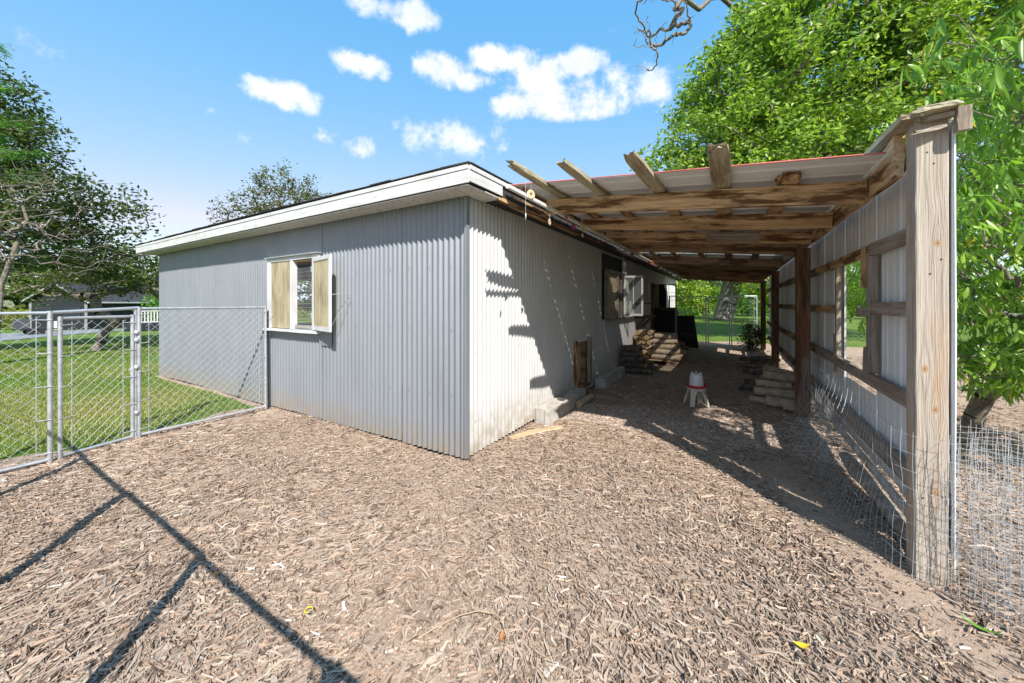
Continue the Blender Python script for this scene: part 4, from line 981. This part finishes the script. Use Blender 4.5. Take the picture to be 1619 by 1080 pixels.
leaf_bit('dry_leaf', 'rust brown curled leaf beside the bent twig', 1.215, -1.31, .06, .016, 2.0, RU, 'leaf')
leaf_bit('fallen_leaf', 'small yellow leaf on the mulch at lower right', 2.28, -.72, .06, .03, .3, YL, 'leaf')
leaf_bit('fallen_leaf', 'long narrow green leaf lying below the wire roll', 2.95, -.21, .12, .022, -.5, GN, 'leaf')
b = MB(); b.tube([(.415+.016*cos(a), -1.66+.016*sin(a), .03) for a in np.linspace(.5, 5.8, 12)], .003, 6); tag(b.build('rind_ring', YL), 'small pale yellow ring of rind on the mulch', 'rind')
b = MB(); b.tube([(.93, -1.50, .02), (.965, -1.44, .032), (1.02, -1.345, .04), (1.08, -1.285, .045), (1.15, -1.265, .05), (1.22, -1.285, .055), (1.265, -1.33, .055), (1.285, -1.38, .05), (1.28, -1.43, .035)], [.0022]*5+[.002, .0018, .0016, .0012], 6)
tag(b.build('bent_twig', M['firepale']), 'thin arched twig bent into a hook at bottom centre', 'twig')

# ------------------------------------------------ trees
def tri_leaf_cloud(P, size, c, asp=.5, up=.5, n_fold=True, droop=0):
    """P (n,3) leaf centres; two-triangle folded leaves"""
    n = len(P); d = rng.normal(0, 1, (n, 3)); d[:, 2] = d[:, 2]*.6-droop; d /= np.linalg.norm(d, axis=1)[:, None]
    u = rng.normal(0, 1, (n, 3)); u[:, 2] += up*2; s = np.cross(d, u); s /= (np.linalg.norm(s, axis=1)[:, None]+1e-6); nn = np.cross(s, d)
    L_ = (size*rng.uniform(.6, 1.25, n))[:, None]; w = L_*asp/2
    V = np.stack([P-d*L_*.5, P+s*w+nn*w*.35, P+d*L_*.5, P-s*w+nn*w*.35], 1).reshape(-1, 3)
    b = np.arange(n)*4; F = np.concatenate([np.stack([b, b+1, b+2], -1), np.stack([b, b+2, b+3], -1)])
    return V, F, np.repeat(c, 4, 0)
def tree(name, label, base, trunk, tr, blobs, ncl, nleaf, lsize, spread, pal, bark='bark', cat='tree', asp=.5, droop=0, mat='leaf', lean_k=.0, tip=.012, group=None, surf=.55, seg=3, hollow=True, wig=.06):
    root = thing(name, label, cat, base, group)
    nodes = []; par = []
    tp = [Vector(p) for p in trunk]
    for i, p in enumerate(tp):
        m_ = 4 if i else 1
        for k in range(m_):
            q = p if i == 0 else tp[i-1].lerp(p, (k+1)/m_)+Vector((random.uniform(-1, 1), random.uniform(-1, 1), 0))*tr*.2
            nodes.append(q); par.append(len(nodes)-2)
    ntr = len(nodes); tg_ = []
    vols = [b_[3]*b_[4]*b_[5] for b_ in blobs]
    for k in range(ncl):
        bl = random.choices(blobs, [v**.75 for v in vols])[0]
        while 1:
            v = Vector((random.gauss(0, 1), random.gauss(0, 1), random.gauss(0, 1))).normalized()*(random.uniform(surf**3, 1)**(1/3))
            if hollow or True: break
        tg_.append(Vector((bl[0]+v.x*bl[3], bl[1]+v.y*bl[4], bl[2]+v.z*bl[5])))
    tc_ = tp[-1]; tg_.sort(key=lambda v: (v-tc_).length)
    arr = np.zeros((len(nodes)+ncl*seg+5, 3)); arr[:len(nodes)] = [tuple(v) for v in nodes]; cnt = len(nodes); tips = []; start = max(1, int(ntr*.45))
    for t_ in tg_:
        d = np.linalg.norm(arr[start:cnt]-np.array(t_), axis=1); zz = arr[start:cnt, 2]; d = d+np.clip(zz-t_.z, 0, None)*.6
        j = int(np.argmin(d))+start; a0 = Vector(arr[j]); prev = j; L_ = (t_-a0).length
        for s_ in range(1, seg+1):
            f = s_/seg; q = a0.lerp(t_, f)+Vector((random.gauss(0, 1), random.gauss(0, 1), random.gauss(0, 1)+.6*sin(f*pi)))*L_*wig*(1 if s_ < seg else 0)
            arr[cnt] = tuple(q); nodes.append(q); par.append(prev); prev = cnt; cnt += 1
        tips.append(prev)
    w = [0]*cnt
    for i in tips: w[i] += 1
    for i in range(cnt-1, 0, -1): w[par[i]] += w[i]
    rad = [tip*(max(1, v)**.45) for v in w]; k_ = tr/rad[0] if rad[0] > 0 else 1
    for i in range(cnt): rad[i] = max(tip*.5, rad[i]*(k_ if w[i] > 3 else max(.5, min(k_, 1.3))))
    vs = []; fs = []
    for i in range(1, cnt):
        a = nodes[par[i]]; c = nodes[i]; t_ = c-a
        if t_.length < 1e-5: continue
        t_.normalize(); x = t_.cross(Vector((.3, .2, 1))).normalized(); y = t_.cross(x); n = 8 if rad[i] > tr*.4 else (5 if rad[i] > tip*3 else 3); b0 = len(vs)
        ra = min(rad[par[i]], rad[i]*1.5)
        for (p, r) in ((a, ra), (c, rad[i])):
            for k in range(n): an = 2*pi*k/n; vs.append(p+(x*cos(an)+y*sin(an))*r)
        fs += [(b0+k, b0+(k+1) % n, b0+n+(k+1) % n, b0+n+k) for k in range(n)]
    b = MB(); b.add(vs, fs, True); b.build('trunk', M[bark], root)
    if nleaf:
        T = arr[tips]; K = len(T)
        P = np.repeat(T, nleaf, 0)+rng.normal(0, spread, (K*nleaf, 3))*np.array([1, 1, .75])
        tint = np.repeat(rng.uniform(.75, 1.2, K), nleaf)[:, None]; mixk = np.clip(rng.normal(.5, .3, K*nleaf), 0, 1)[:, None]
        c = (np.array(pal[0])*(1-mixk)+np.array(pal[1])*mixk)*tint*rng.uniform(.8, 1.2, (K*nleaf, 1))
        V, F, C_ = tri_leaf_cloud(P, lsize, c, asp, droop=droop)
        mesh_np('crown', V, F, M[mat], root, False, C_)['kind'] = 'stuff'
    return root, arr[tips], nodes, rad
GRN = ((.055, .15, .012), (.14, .28, .025)); DK = ((.03, .06, .014), (.12, .16, .04)); OLV = ((.06, .085, .025), (.15, .16, .055)); YG = ((.16, .27, .02), (.30, .38, .04))
# camera-free placements worked out from true distances
tree('leafy_tree', 'big bright green leafy tree behind the lean-to roof', (4.2, 14.5, 0), [(4.2, 14.5, 0), (4.1, 14.5, 3), (3.9, 14.7, 6.5)], .35,
     [(4.6, 14.8, 9.4, 3.9, 3.9, 4.2), (2.3, 13.8, 9.5, 2.3, 2.2, 2.1), (1.9, 13.5, 7.6, 2.3, 2.3, 2.3), (6.8, 16.2, 7.2, 3.6, 3, 3.6), (.1, 12.7, 6.2, 1.4, 1.5, 1.1), (5.4, 15.4, 12.6, 2.6, 2.6, 2.4), (4, 14, 6.3, 3.5, 3, 1.6), (8.4, 17.2, 11, 2.6, 2.4, 2.6)], 1150, 80, .20, .27, ((.11, .22, .03), (.36, .47, .08)), surf=.70, asp=.5)
tree('tall_tree', 'tall pale leaved tree with open crown at upper right', (13, 15, 0), [(13, 15, 0), (12.6, 15.2, 5), (12.2, 15.6, 9)], .3,
     [(11.8, 15.2, 12.5, 4.8, 4, 5.5), (9.3, 14.6, 15.5, 3.6, 3, 2.8), (12, 14.5, 8.0, 4, 3.4, 2.5)], 420, 46, .19, .42, ((.10, .15, .045), (.24, .29, .12)), surf=.4)
tree('bare_tree', 'bare grey limb with dark drooping twigs above the lean-to', (5.2, 19, 0), [(5.2, 19, 0), (4.4, 18.4, 8), (3.0, 16.2, 13.0), (1.6, 14.2, 13.6)], .085,
     [(-.2, 11.4, 11.6, 1.2, 1.0, 1.3), (-.7, 11.2, 10.5, .6, .6, 1.0)], 70, 0, .1, .1, GRN, tip=.007, seg=5, wig=.05)
# peach tree, long drooping leaves
def peach():
    root, tips, nodes, rad = tree('peach_tree', 'peach tree with long drooping glossy leaves beside the front post', (4.35, 3.6, 0), [(4.30, 3.6, -.05), (4.35, 3.45, .4), (4.65, 3.2, .9), (4.8, 2.8, 1.4)], .08,
      [(4.3, 2.6, 2.0, .85, 1.5, .8), (4.9, 2.4, 1.3, .9, 1.2, .75), (3.85, 1.8, 2.6, .55, .9, .7), (4.6, 3.5, 2.7, 1.1, 1.2, .8), (3.85, 3.4, 1.5, .45, .9, .6), (3.65, .9, 2.15, .32, .5, .55), (3.7, 1.1, 3.3, .5, .6, .5), (4.1, 1.2, 1.35, .3, .45, .45), (3.55, .75, 2.75, .3, .45, .35), (4.3, 2.4, 3.3, .8, .9, .5), (4.2, 2.7, .95, .8, .9, .3), (4.3, 2.6, .8, .9, .9, .3), (4.9, 2.3, 1.0, .6, .7, .4), (3.75, 4.4, 1.5, .6, 1.0, .6), (4.3, 5.2, 2.0, .8, .9, .8)], 1250, 0, .1, .1, GRN, bark='bark', tip=.0035, surf=.0, wig=.09)
    P = []; D = []
    for t_ in tips:
        if t_[0] < 3.12 or t_[2] < .45: continue
        k = random.randint(9, 16); dr = rng.normal(0, 1, 3); dr[2] = abs(dr[2])*.3-.4; dr /= np.linalg.norm(dr)
        for q in range(k):
            P.append(t_-dr*(q*.022)+rng.normal(0, .012, 3)); d = dr*.5+rng.normal(0, .45, 3); d[2] -= .75; D.append(d/np.linalg.norm(d))
    P = np.array(P); D = np.array(D); n = len(P); u = rng.normal(0, 1, (n, 3)); S = np.cross(D, u); S /= np.linalg.norm(S, axis=1)[:, None]; Nn = np.cross(S, D)
    Ln = rng.uniform(.075, .14, n); Wd = Ln*rng.uniform(.20, .27, n); curl = rng.normal(.0, .5, n); K = 6; rows = []
    for i in range(K+1):
        f = i/K; c = P+D*(Ln*(f*(1-.12*np.abs(curl)*f)))[:, None]+Nn*(curl*Ln*.55*f*f)[:, None]+np.array([0, 0, -1])[None]*(Ln*.25*f*f)[:, None]
        ww = Wd*.5*(sin(pi*f**.85)**.8 if 0 < f < 1 else .03)
        for s_ in (-1, 0, 1): rows.append(c+S*(ww*s_)[:, None]+Nn*(np.abs(s_)*ww*.45)[:, None])
    V = np.stack(rows, 1); f_ = np.array([[i*3+k, i*3+k+1, (i+1)*3+k+1, (i+1)*3+k] for i in range(K) for k in range(2)])
    m_ = rng.uniform(0, 1, n)[:, None]; C_ = (np.array([.10, .22, .025])*(1-m_)+np.array([.26, .42, .06])*m_)*rng.uniform(.8, 1.15, (n, 1)); yel = rng.uniform(0, 1, n) > .985; C_[yel] = (.5, .42, .05)
    dist = np.linalg.norm(P-np.array([CX_, CY_, 1.4]), axis=1); order = np.argsort(dist); near = order[:300]; rest = order[300:]
    nv = 3*(K+1)
    for i in near: mesh_np('leaf', V[i], f_, M['peach'], root, True, np.repeat(C_[i][None], nv, 0))
    F = (np.arange(len(rest))[:, None, None]*nv+f_[None]).reshape(-1, 4)
    mesh_np('foliage', V[rest].reshape(-1, 3), F, M['peach'], root, True, np.repeat(C_[rest], nv, 0))['kind'] = 'stuff'
peach()
# far side: big trunk and greenery seen through the lean-to
tree('old_tree', 'huge old trunk with yellow green leaves seen through the lean-to', (1.2, 33.6, 0), [(1.2, 33.6, -.1), (1.9, 33.7, 3), (2.8, 34, 7)], .75, [(2, 33.5, 7.5, 7, 4, 3.2), (-4, 32, 4.6, 4, 3, 2.3), (6, 33, 5.0, 4, 3, 2.6)], 260, 60, .3, .7, YG, asp=.6)
tree('young_tree', 'small forked tree right of the huge old trunk', (5.0, 29.0, 0), [(5.0, 29, 0), (5.1, 29, .9)], .16, [(5.0, 29, 3.2, 2.4, 2, 1.6)], 80, 50, .22, .35, YG)
k = 0
for (x, y, r, h, lab) in ((-9, 44, 4, 3.4, 'dense green shrub far behind the shed at left of the old trunk'), (-3, 46, 4, 3.6, 'green shrub beyond the far lawn behind black framed sash'), (3.5, 47, 4.5, 3.2, 'wide shrub beyond the far lawn behind the old trunk'), (10, 46, 5, 3.8, 'shrub beyond the lawn right of the old trunk'), (17, 43, 5, 4, 'tall shrub far behind the lean-to wall')):
    tree('shrub', lab, (x, y, 0), [(x, y, 0), (x, y, 1)], .12, [(x, y, h*.55, r, 2.4, h*.6)], 110, 55, .3, .45, YG if k % 2 else GRN, cat='shrub', asp=.6); k += 1
tree('garden_plant', 'low leafy plant on the far lawn left of the old trunk', (-1.2, 30, 0), [(-1.2, 30, 0), (-1.2, 30, .3)], .04, [(-1.2, 30, .6, .7, .6, .5)], 30, 40, .2, .16, GRN, cat='plant')
tree('brush_pile', 'dark leafy brush heap against the far end of the right wall', (2.45, 10.7, 0), [(2.45, 10.7, 0), (2.45, 10.7, .4)], .03, [(2.5, 10.5, .42, .28, .45, .42)], 60, 45, .06, .09, ((.02, .035, .01), (.05, .075, .02)), cat='brush', bark='barkdark', tip=.006)
# left side
tree('walnut_tree', 'large dark tree with wide open crown at the left edge', (-20.5, -2.2, -.3), [(-20.5, -2.2, -.4), (-20.3, -2.1, 2.5), (-19.8, -2.0, 4.6)], .34,
     [(-20.0, -3.0, 7.2, 3.0, 3.6, 3.2), (-17.4, .4, 4.5, 2.2, 1.9, 1.5), (-17.0, 1.4, 2.8, 2.5, 1.6, .6), (-21, -1.0, 3.6, 3, 3.0, 1.1), (-19.5, -4.5, 8.5, 2.6, 2.6, 3.5), (-19, -.9, 6.6, 1.8, 1.6, 1.6)], 720, 60, .16, .25, DK, surf=.35, bark='barkdark')
def pine():
    root = thing('pine_tree', 'bright green pine bough at the upper left edge', 'pine tree', (-13.0, -1.3, 0))
    b = MB(); b.tube([(-13.6, -2.1, -.2), (-13.5, -2.0, 5), (-13.4, -1.9, 8.5)], [.2, .15, .05], 8); P = []; 
    for k in range(46):
        z = 2.9+k*.115; a = k*2.4; L_ = max(.4, 1.9*(1-(z-2.9)/6.5)); ex = Vector((-13.45+L_*cos(a), -1.95+L_*sin(a), z+.25*L_)); st = Vector((-13.45, -1.95, z-.2))
        b.tube([st, st.lerp(ex, .5)+Vector((0, 0, .05)), ex], [.03, .02, .008], 4, False)
        if z < 4.2: continue
        for q in range(16):
            f = random.uniform(.3, 1.02); c = st.lerp(ex, f)+Vector((random.gauss(0, .12), random.gauss(0, .12), random.gauss(0, .07)))
            for w in range(26): P.append(tuple(c+Vector((random.gauss(0, .07), random.gauss(0, .07), random.gauss(.02, .05)))))
    b.build('trunk', M['bark'], root); P = np.array(P); n = len(P); mk = rng.uniform(0, 1, (n, 1)); c = np.array([.05, .17, .015])*(1-mk)+np.array([.14, .33, .03])*mk
    V, F, C_ = tri_leaf_cloud(P, .15, c, .09, up=.2); mesh_np('needles', V, F, M['needle'], root, False, C_)['kind'] = 'stuff'
pine()
tree('dead_tree', 'leafless pale grey tree tangled in front of the dark tree at left', (-11.6, -1.6, 0), [(-11.6, -1.6, -.1), (-11.5, -1.5, 1.8), (-11.3, -1.3, 2.8)], .045,
     [(-11.2, -1.3, 3.6, 1.3, 1.3, 1.1), (-11.0, -.8, 2.6, 1.3, 1.3, .7), (-11.4, -1.6, 4.2, .9, .9, .7)], 480, 0, .1, .1, DK, tip=.0045, wig=.05, seg=3, bark='bark')
root = tree('crab_apple_tree', 'low spreading many-stemmed tree on the lawn beyond the gate', (-17.0, .9, -.25), [(-17.0, .9, -.3), (-17.0, 1.1, .4)], .14,
     [(-16.6, 2.0, 2.4, 2.0, 1.6, .8), (-17.0, .2, 1.9, 1.6, 1.5, .5), (-16.4, 3.2, 2.2, 1.5, 1.3, 1.0), (-17, -1.2, 2.0, 1.6, 1.4, .5)], 190, 26, .10, .2, ((.07, .12, .02), (.17, .21, .05)), tip=.009, surf=.3, wig=.1)
tree('roadside_tree', 'sparse olive treetop rising behind the shed roof', (-18.9, 8.1, -.2), [(-18.9, 8.1, -.2), (-18.9, 8.1, 3), (-18.8, 8.1, 4.6)], .22,
     [(-18.9, 8.3, 6.5, 2.0, 2.0, 2.3), (-19.8, 6.6, 5.7, 1.4, 1.4, 1.5), (-17.9, 9.6, 6.0, 1.4, 1.4, 1.8)], 300, 34, .15, .2, OLV, surf=.35)
for i, (x, y, h, pal, lab) in enumerate(((-62, -22, 7, DK, 'dark hedge tree left of the grey house'), (-60, -12, 5, DK, 'dark tree behind the trailer'), (-72, 12, 8, OLV, 'tall tree standing behind the grey house'), (-66, 24, 8, GRN, 'green tree right of the grey house'), (-58, 34, 9, OLV, 'tree beyond the corner of the shed at left'), (-44, 11.5, 3.8, GRN, 'green tree hiding the right end of the grey house'))):
    tree('background_tree', lab, (x, y, -1.4), [(x, y, -1.6), (x, y, h*.3-1.4)], .25, [(x, y, h*.6-1.4, h*.55, h*.7, h*.42)], 110, 60, .5 if h > 4 else .3, .55, pal, asp=.7)
def far_wood():
    n = 26000; a = rng.uniform(0, 2*pi, n); r = rng.uniform(120, 150, n); hh = 9+4*np.sin(a*9)+2.5*np.sin(a*23+1)
    P = np.stack([r*np.cos(a), r*np.sin(a), -3+rng.uniform(0, 1, n)**.8*hh], -1)
    P = P[~((P[:, 0] < -40) & (P[:, 1] > 20))] if False else P; n = len(P)
    mk = rng.uniform(0, 1, (n, 1)); c = np.array([.035, .065, .015])*(1-mk)+np.array([.09, .13, .03])*mk
    V, F, C_ = tri_leaf_cloud(P, 3.2, c, .8); tag(mesh_np('far_wood', V, F, M['leaf'], None, False, C_), 'distant belt of trees round the fields', 'wood', kind='stuff')
far_wood()
def corn():
    n = 14000; x = rng.uniform(-84, -76, n); y = rng.uniform(-45, 60, n); P = np.stack([x, y, gz(x, y)+rng.uniform(.2, 2.6, n)], -1); mk = rng.uniform(0, 1, (n, 1)); c = np.array([.16, .22, .03])*(1-mk)+np.array([.30, .27, .07])*mk
    V, F, C_ = tri_leaf_cloud(P, .9, c, .25, up=1); tag(mesh_np('corn_field', V, F, M['grass'], None, False, C_), 'yellowing corn field behind the grey house', 'corn', kind='stuff')
corn()
# ------------------------------------------------ far house, porch, drive, trailer
def house():
    HX, HY = -59, 5.9; g0 = float(gz(HX, HY))
    slate = simple('slate_blue_siding', (.012, .016, .022), .7, var=.1); rfm = simple('grey_house_roof', (.035, .035, .042), .9, var=.2, scale=3)  # slate siding, darkened further so its colour carries the shade of trees
    t = thing('house', 'dark slate house with white trim and long grey roof beyond the lawn', 'house', (HX, HY, g0))
    # gable faces the yard (+X); ridge runs away; a long wing runs along +Y
    w = 3.0; hw = 3.1; rp = 4.85; L_ = 15
    b = MB(); x0, x1 = HX-L_, HX; y0, y1 = HY-w, HY+w
    b.box(x0, x1, y0, y1, g0-.3, g0+hw); b.add([(x1, y0, g0+hw), (x1, y1, g0+hw), (x1, HY, g0+rp-.1), (x0, y0, g0+hw), (x0, y1, g0+hw), (x0, HY, g0+rp-.1)], [(0, 1, 2), (3, 5, 4)]); b.build('wall', slate, t)
    r = MB()
    for s_, ya in ((-1, y0-.35), (1, y1+.35)):
        r.add([(x0, HY, g0+rp), (x1+.4, HY, g0+rp), (x1+.4, ya, g0+hw-.25), (x0, ya, g0+hw-.25), (x0, HY, g0+rp+.15), (x1+.4, HY, g0+rp+.15), (x1+.4, ya, g0+hw-.1), (x0, ya, g0+hw-.1)], [(0,1,2,3),(4,7,6,5),(0,4,5,1),(1,5,6,2),(2,6,7,3),(3,7,4,0)])
    ro = r.build('roof', rfm, t)
    for ya, yb in ((y0-.35, HY), (y1+.35, HY)):
        board('barge_board', (x1+.43, ya, g0+hw-.1), (x1+.43, yb, g0+rp+.08), .06, .16, M['galv'], ro, ns=1)
    box('gutter', x0, x1+.35, y1+.36, y1+.46, g0+hw-.25, g0+hw-.1, M['white'], t)
    for y in (y0+.12, y1-.12): box('corner_board', x1+.005, x1+.06, y-.14, y+.14, g0, g0+hw-.02, M['tarp'], t)
    if 0: box('frieze_board', x1+.003, x1+.05, y0+.3, y1-.3, g0+hw-.12, g0+hw+.06, M['white'], t)
    gl = simple('dark_window_glass', (.03, .04, .05), .1)
    for y in (HY-1.5, HY+1.5):
        f = MB().box(x1+.003, x1+.05, y-.75, y-.62, g0+1, g0+2.4).box(x1+.003, x1+.05, y+.62, y+.75, g0+1, g0+2.4).box(x1+.003, x1+.05, y-.619, y+.619, g0+2.28, g0+2.4).box(x1+.003, x1+.05, y-.619, y+.619, g0+1, g0+1.1).build('window', rfm, t)
        box('pane', x1+.001, x1+.01, y-.618, y+.618, g0+1.1, g0+2.28, gl, f)
    d = box('door', x1+.003, x1+.04, HY-.45, HY+.35, g0+.05, g0+.95, M['white'], t)
    t.rotation_euler.z = -R(58)
    # porch rail beyond the wing
    px = -38.7; py0, py1 = 6.9, 11.5; gp = float(gz(px, 10))
    pr = thing('porch', 'raised porch with white picket railing left of the shed', 'porch', (px, py0, gp))
    box('deck', px-3, px, py0, py1, gp-.2, gp+.55, slate, pr); box('handrail', px-.08, px, py0, py1, gp+1.6, gp+1.68, M['white'], pr); box('bottom_rail', px-.08, px, py0, py1, gp+.7, gp+.78, M['white'], pr)
    y = py0
    while y < py1: box('baluster', px-.06, px-.02, y, y+.07, gp+.781, gp+1.599, M['white'], pr); y += .19
house()
conc = simple('pale_concrete_drive', (.20, .21, .225), .9, var=.1)
b = MB(); pts = [(-50, -60), (-52, 3), (-55, 8), (-46, 9), (-38, 3.2), (-31, -.5), (-27, -4), (-27, -60)]
b.add([(x, y, float(gz(x, y))+.03) for x, y in pts], [tuple(range(len(pts)))[::-1]]); tag(b.build('driveway', conc), kind='structure')
def trailer():
    x, y = -43.5, 2.0; g0 = float(gz(x, y)); t = thing('utility_trailer', 'small grey box trailer parked on the drive at far left', 'trailer', (x, y, g0))
    box('box_body', x-.8, x+.2, y-.35, y+.35, g0+.5, g0+1.2, simple('dark_grey_box', (.06, .065, .07)), t); box('chassis', x-.9, x+.25, y-.4, y+1.3, g0+.38, g0+.49, M['blackmetal'], t)
    for dx in (-1.15, .3):
        for yy in (.35, .85): 
            bb = MB(); n = 14; vs = [(x+dx+o, y+yy+.2*cos(2*pi*k/n), g0+.2+.2*sin(2*pi*k/n)) for o in (-.09, .09) for k in range(n)]
            bb.add(vs, [(k, (k+1) % n, n+(k+1) % n, n+k) for k in range(n)]+[tuple(range(n))[::-1], tuple(range(n, 2*n))]); bb.build('wheel', M['black'], t)
    MB().tube([(x-.3, y+1.3, g0+.42), (x-.3, y+1.9, g0+.4)], .05, 6).build('drawbar', M['blackmetal'], t)
trailer()
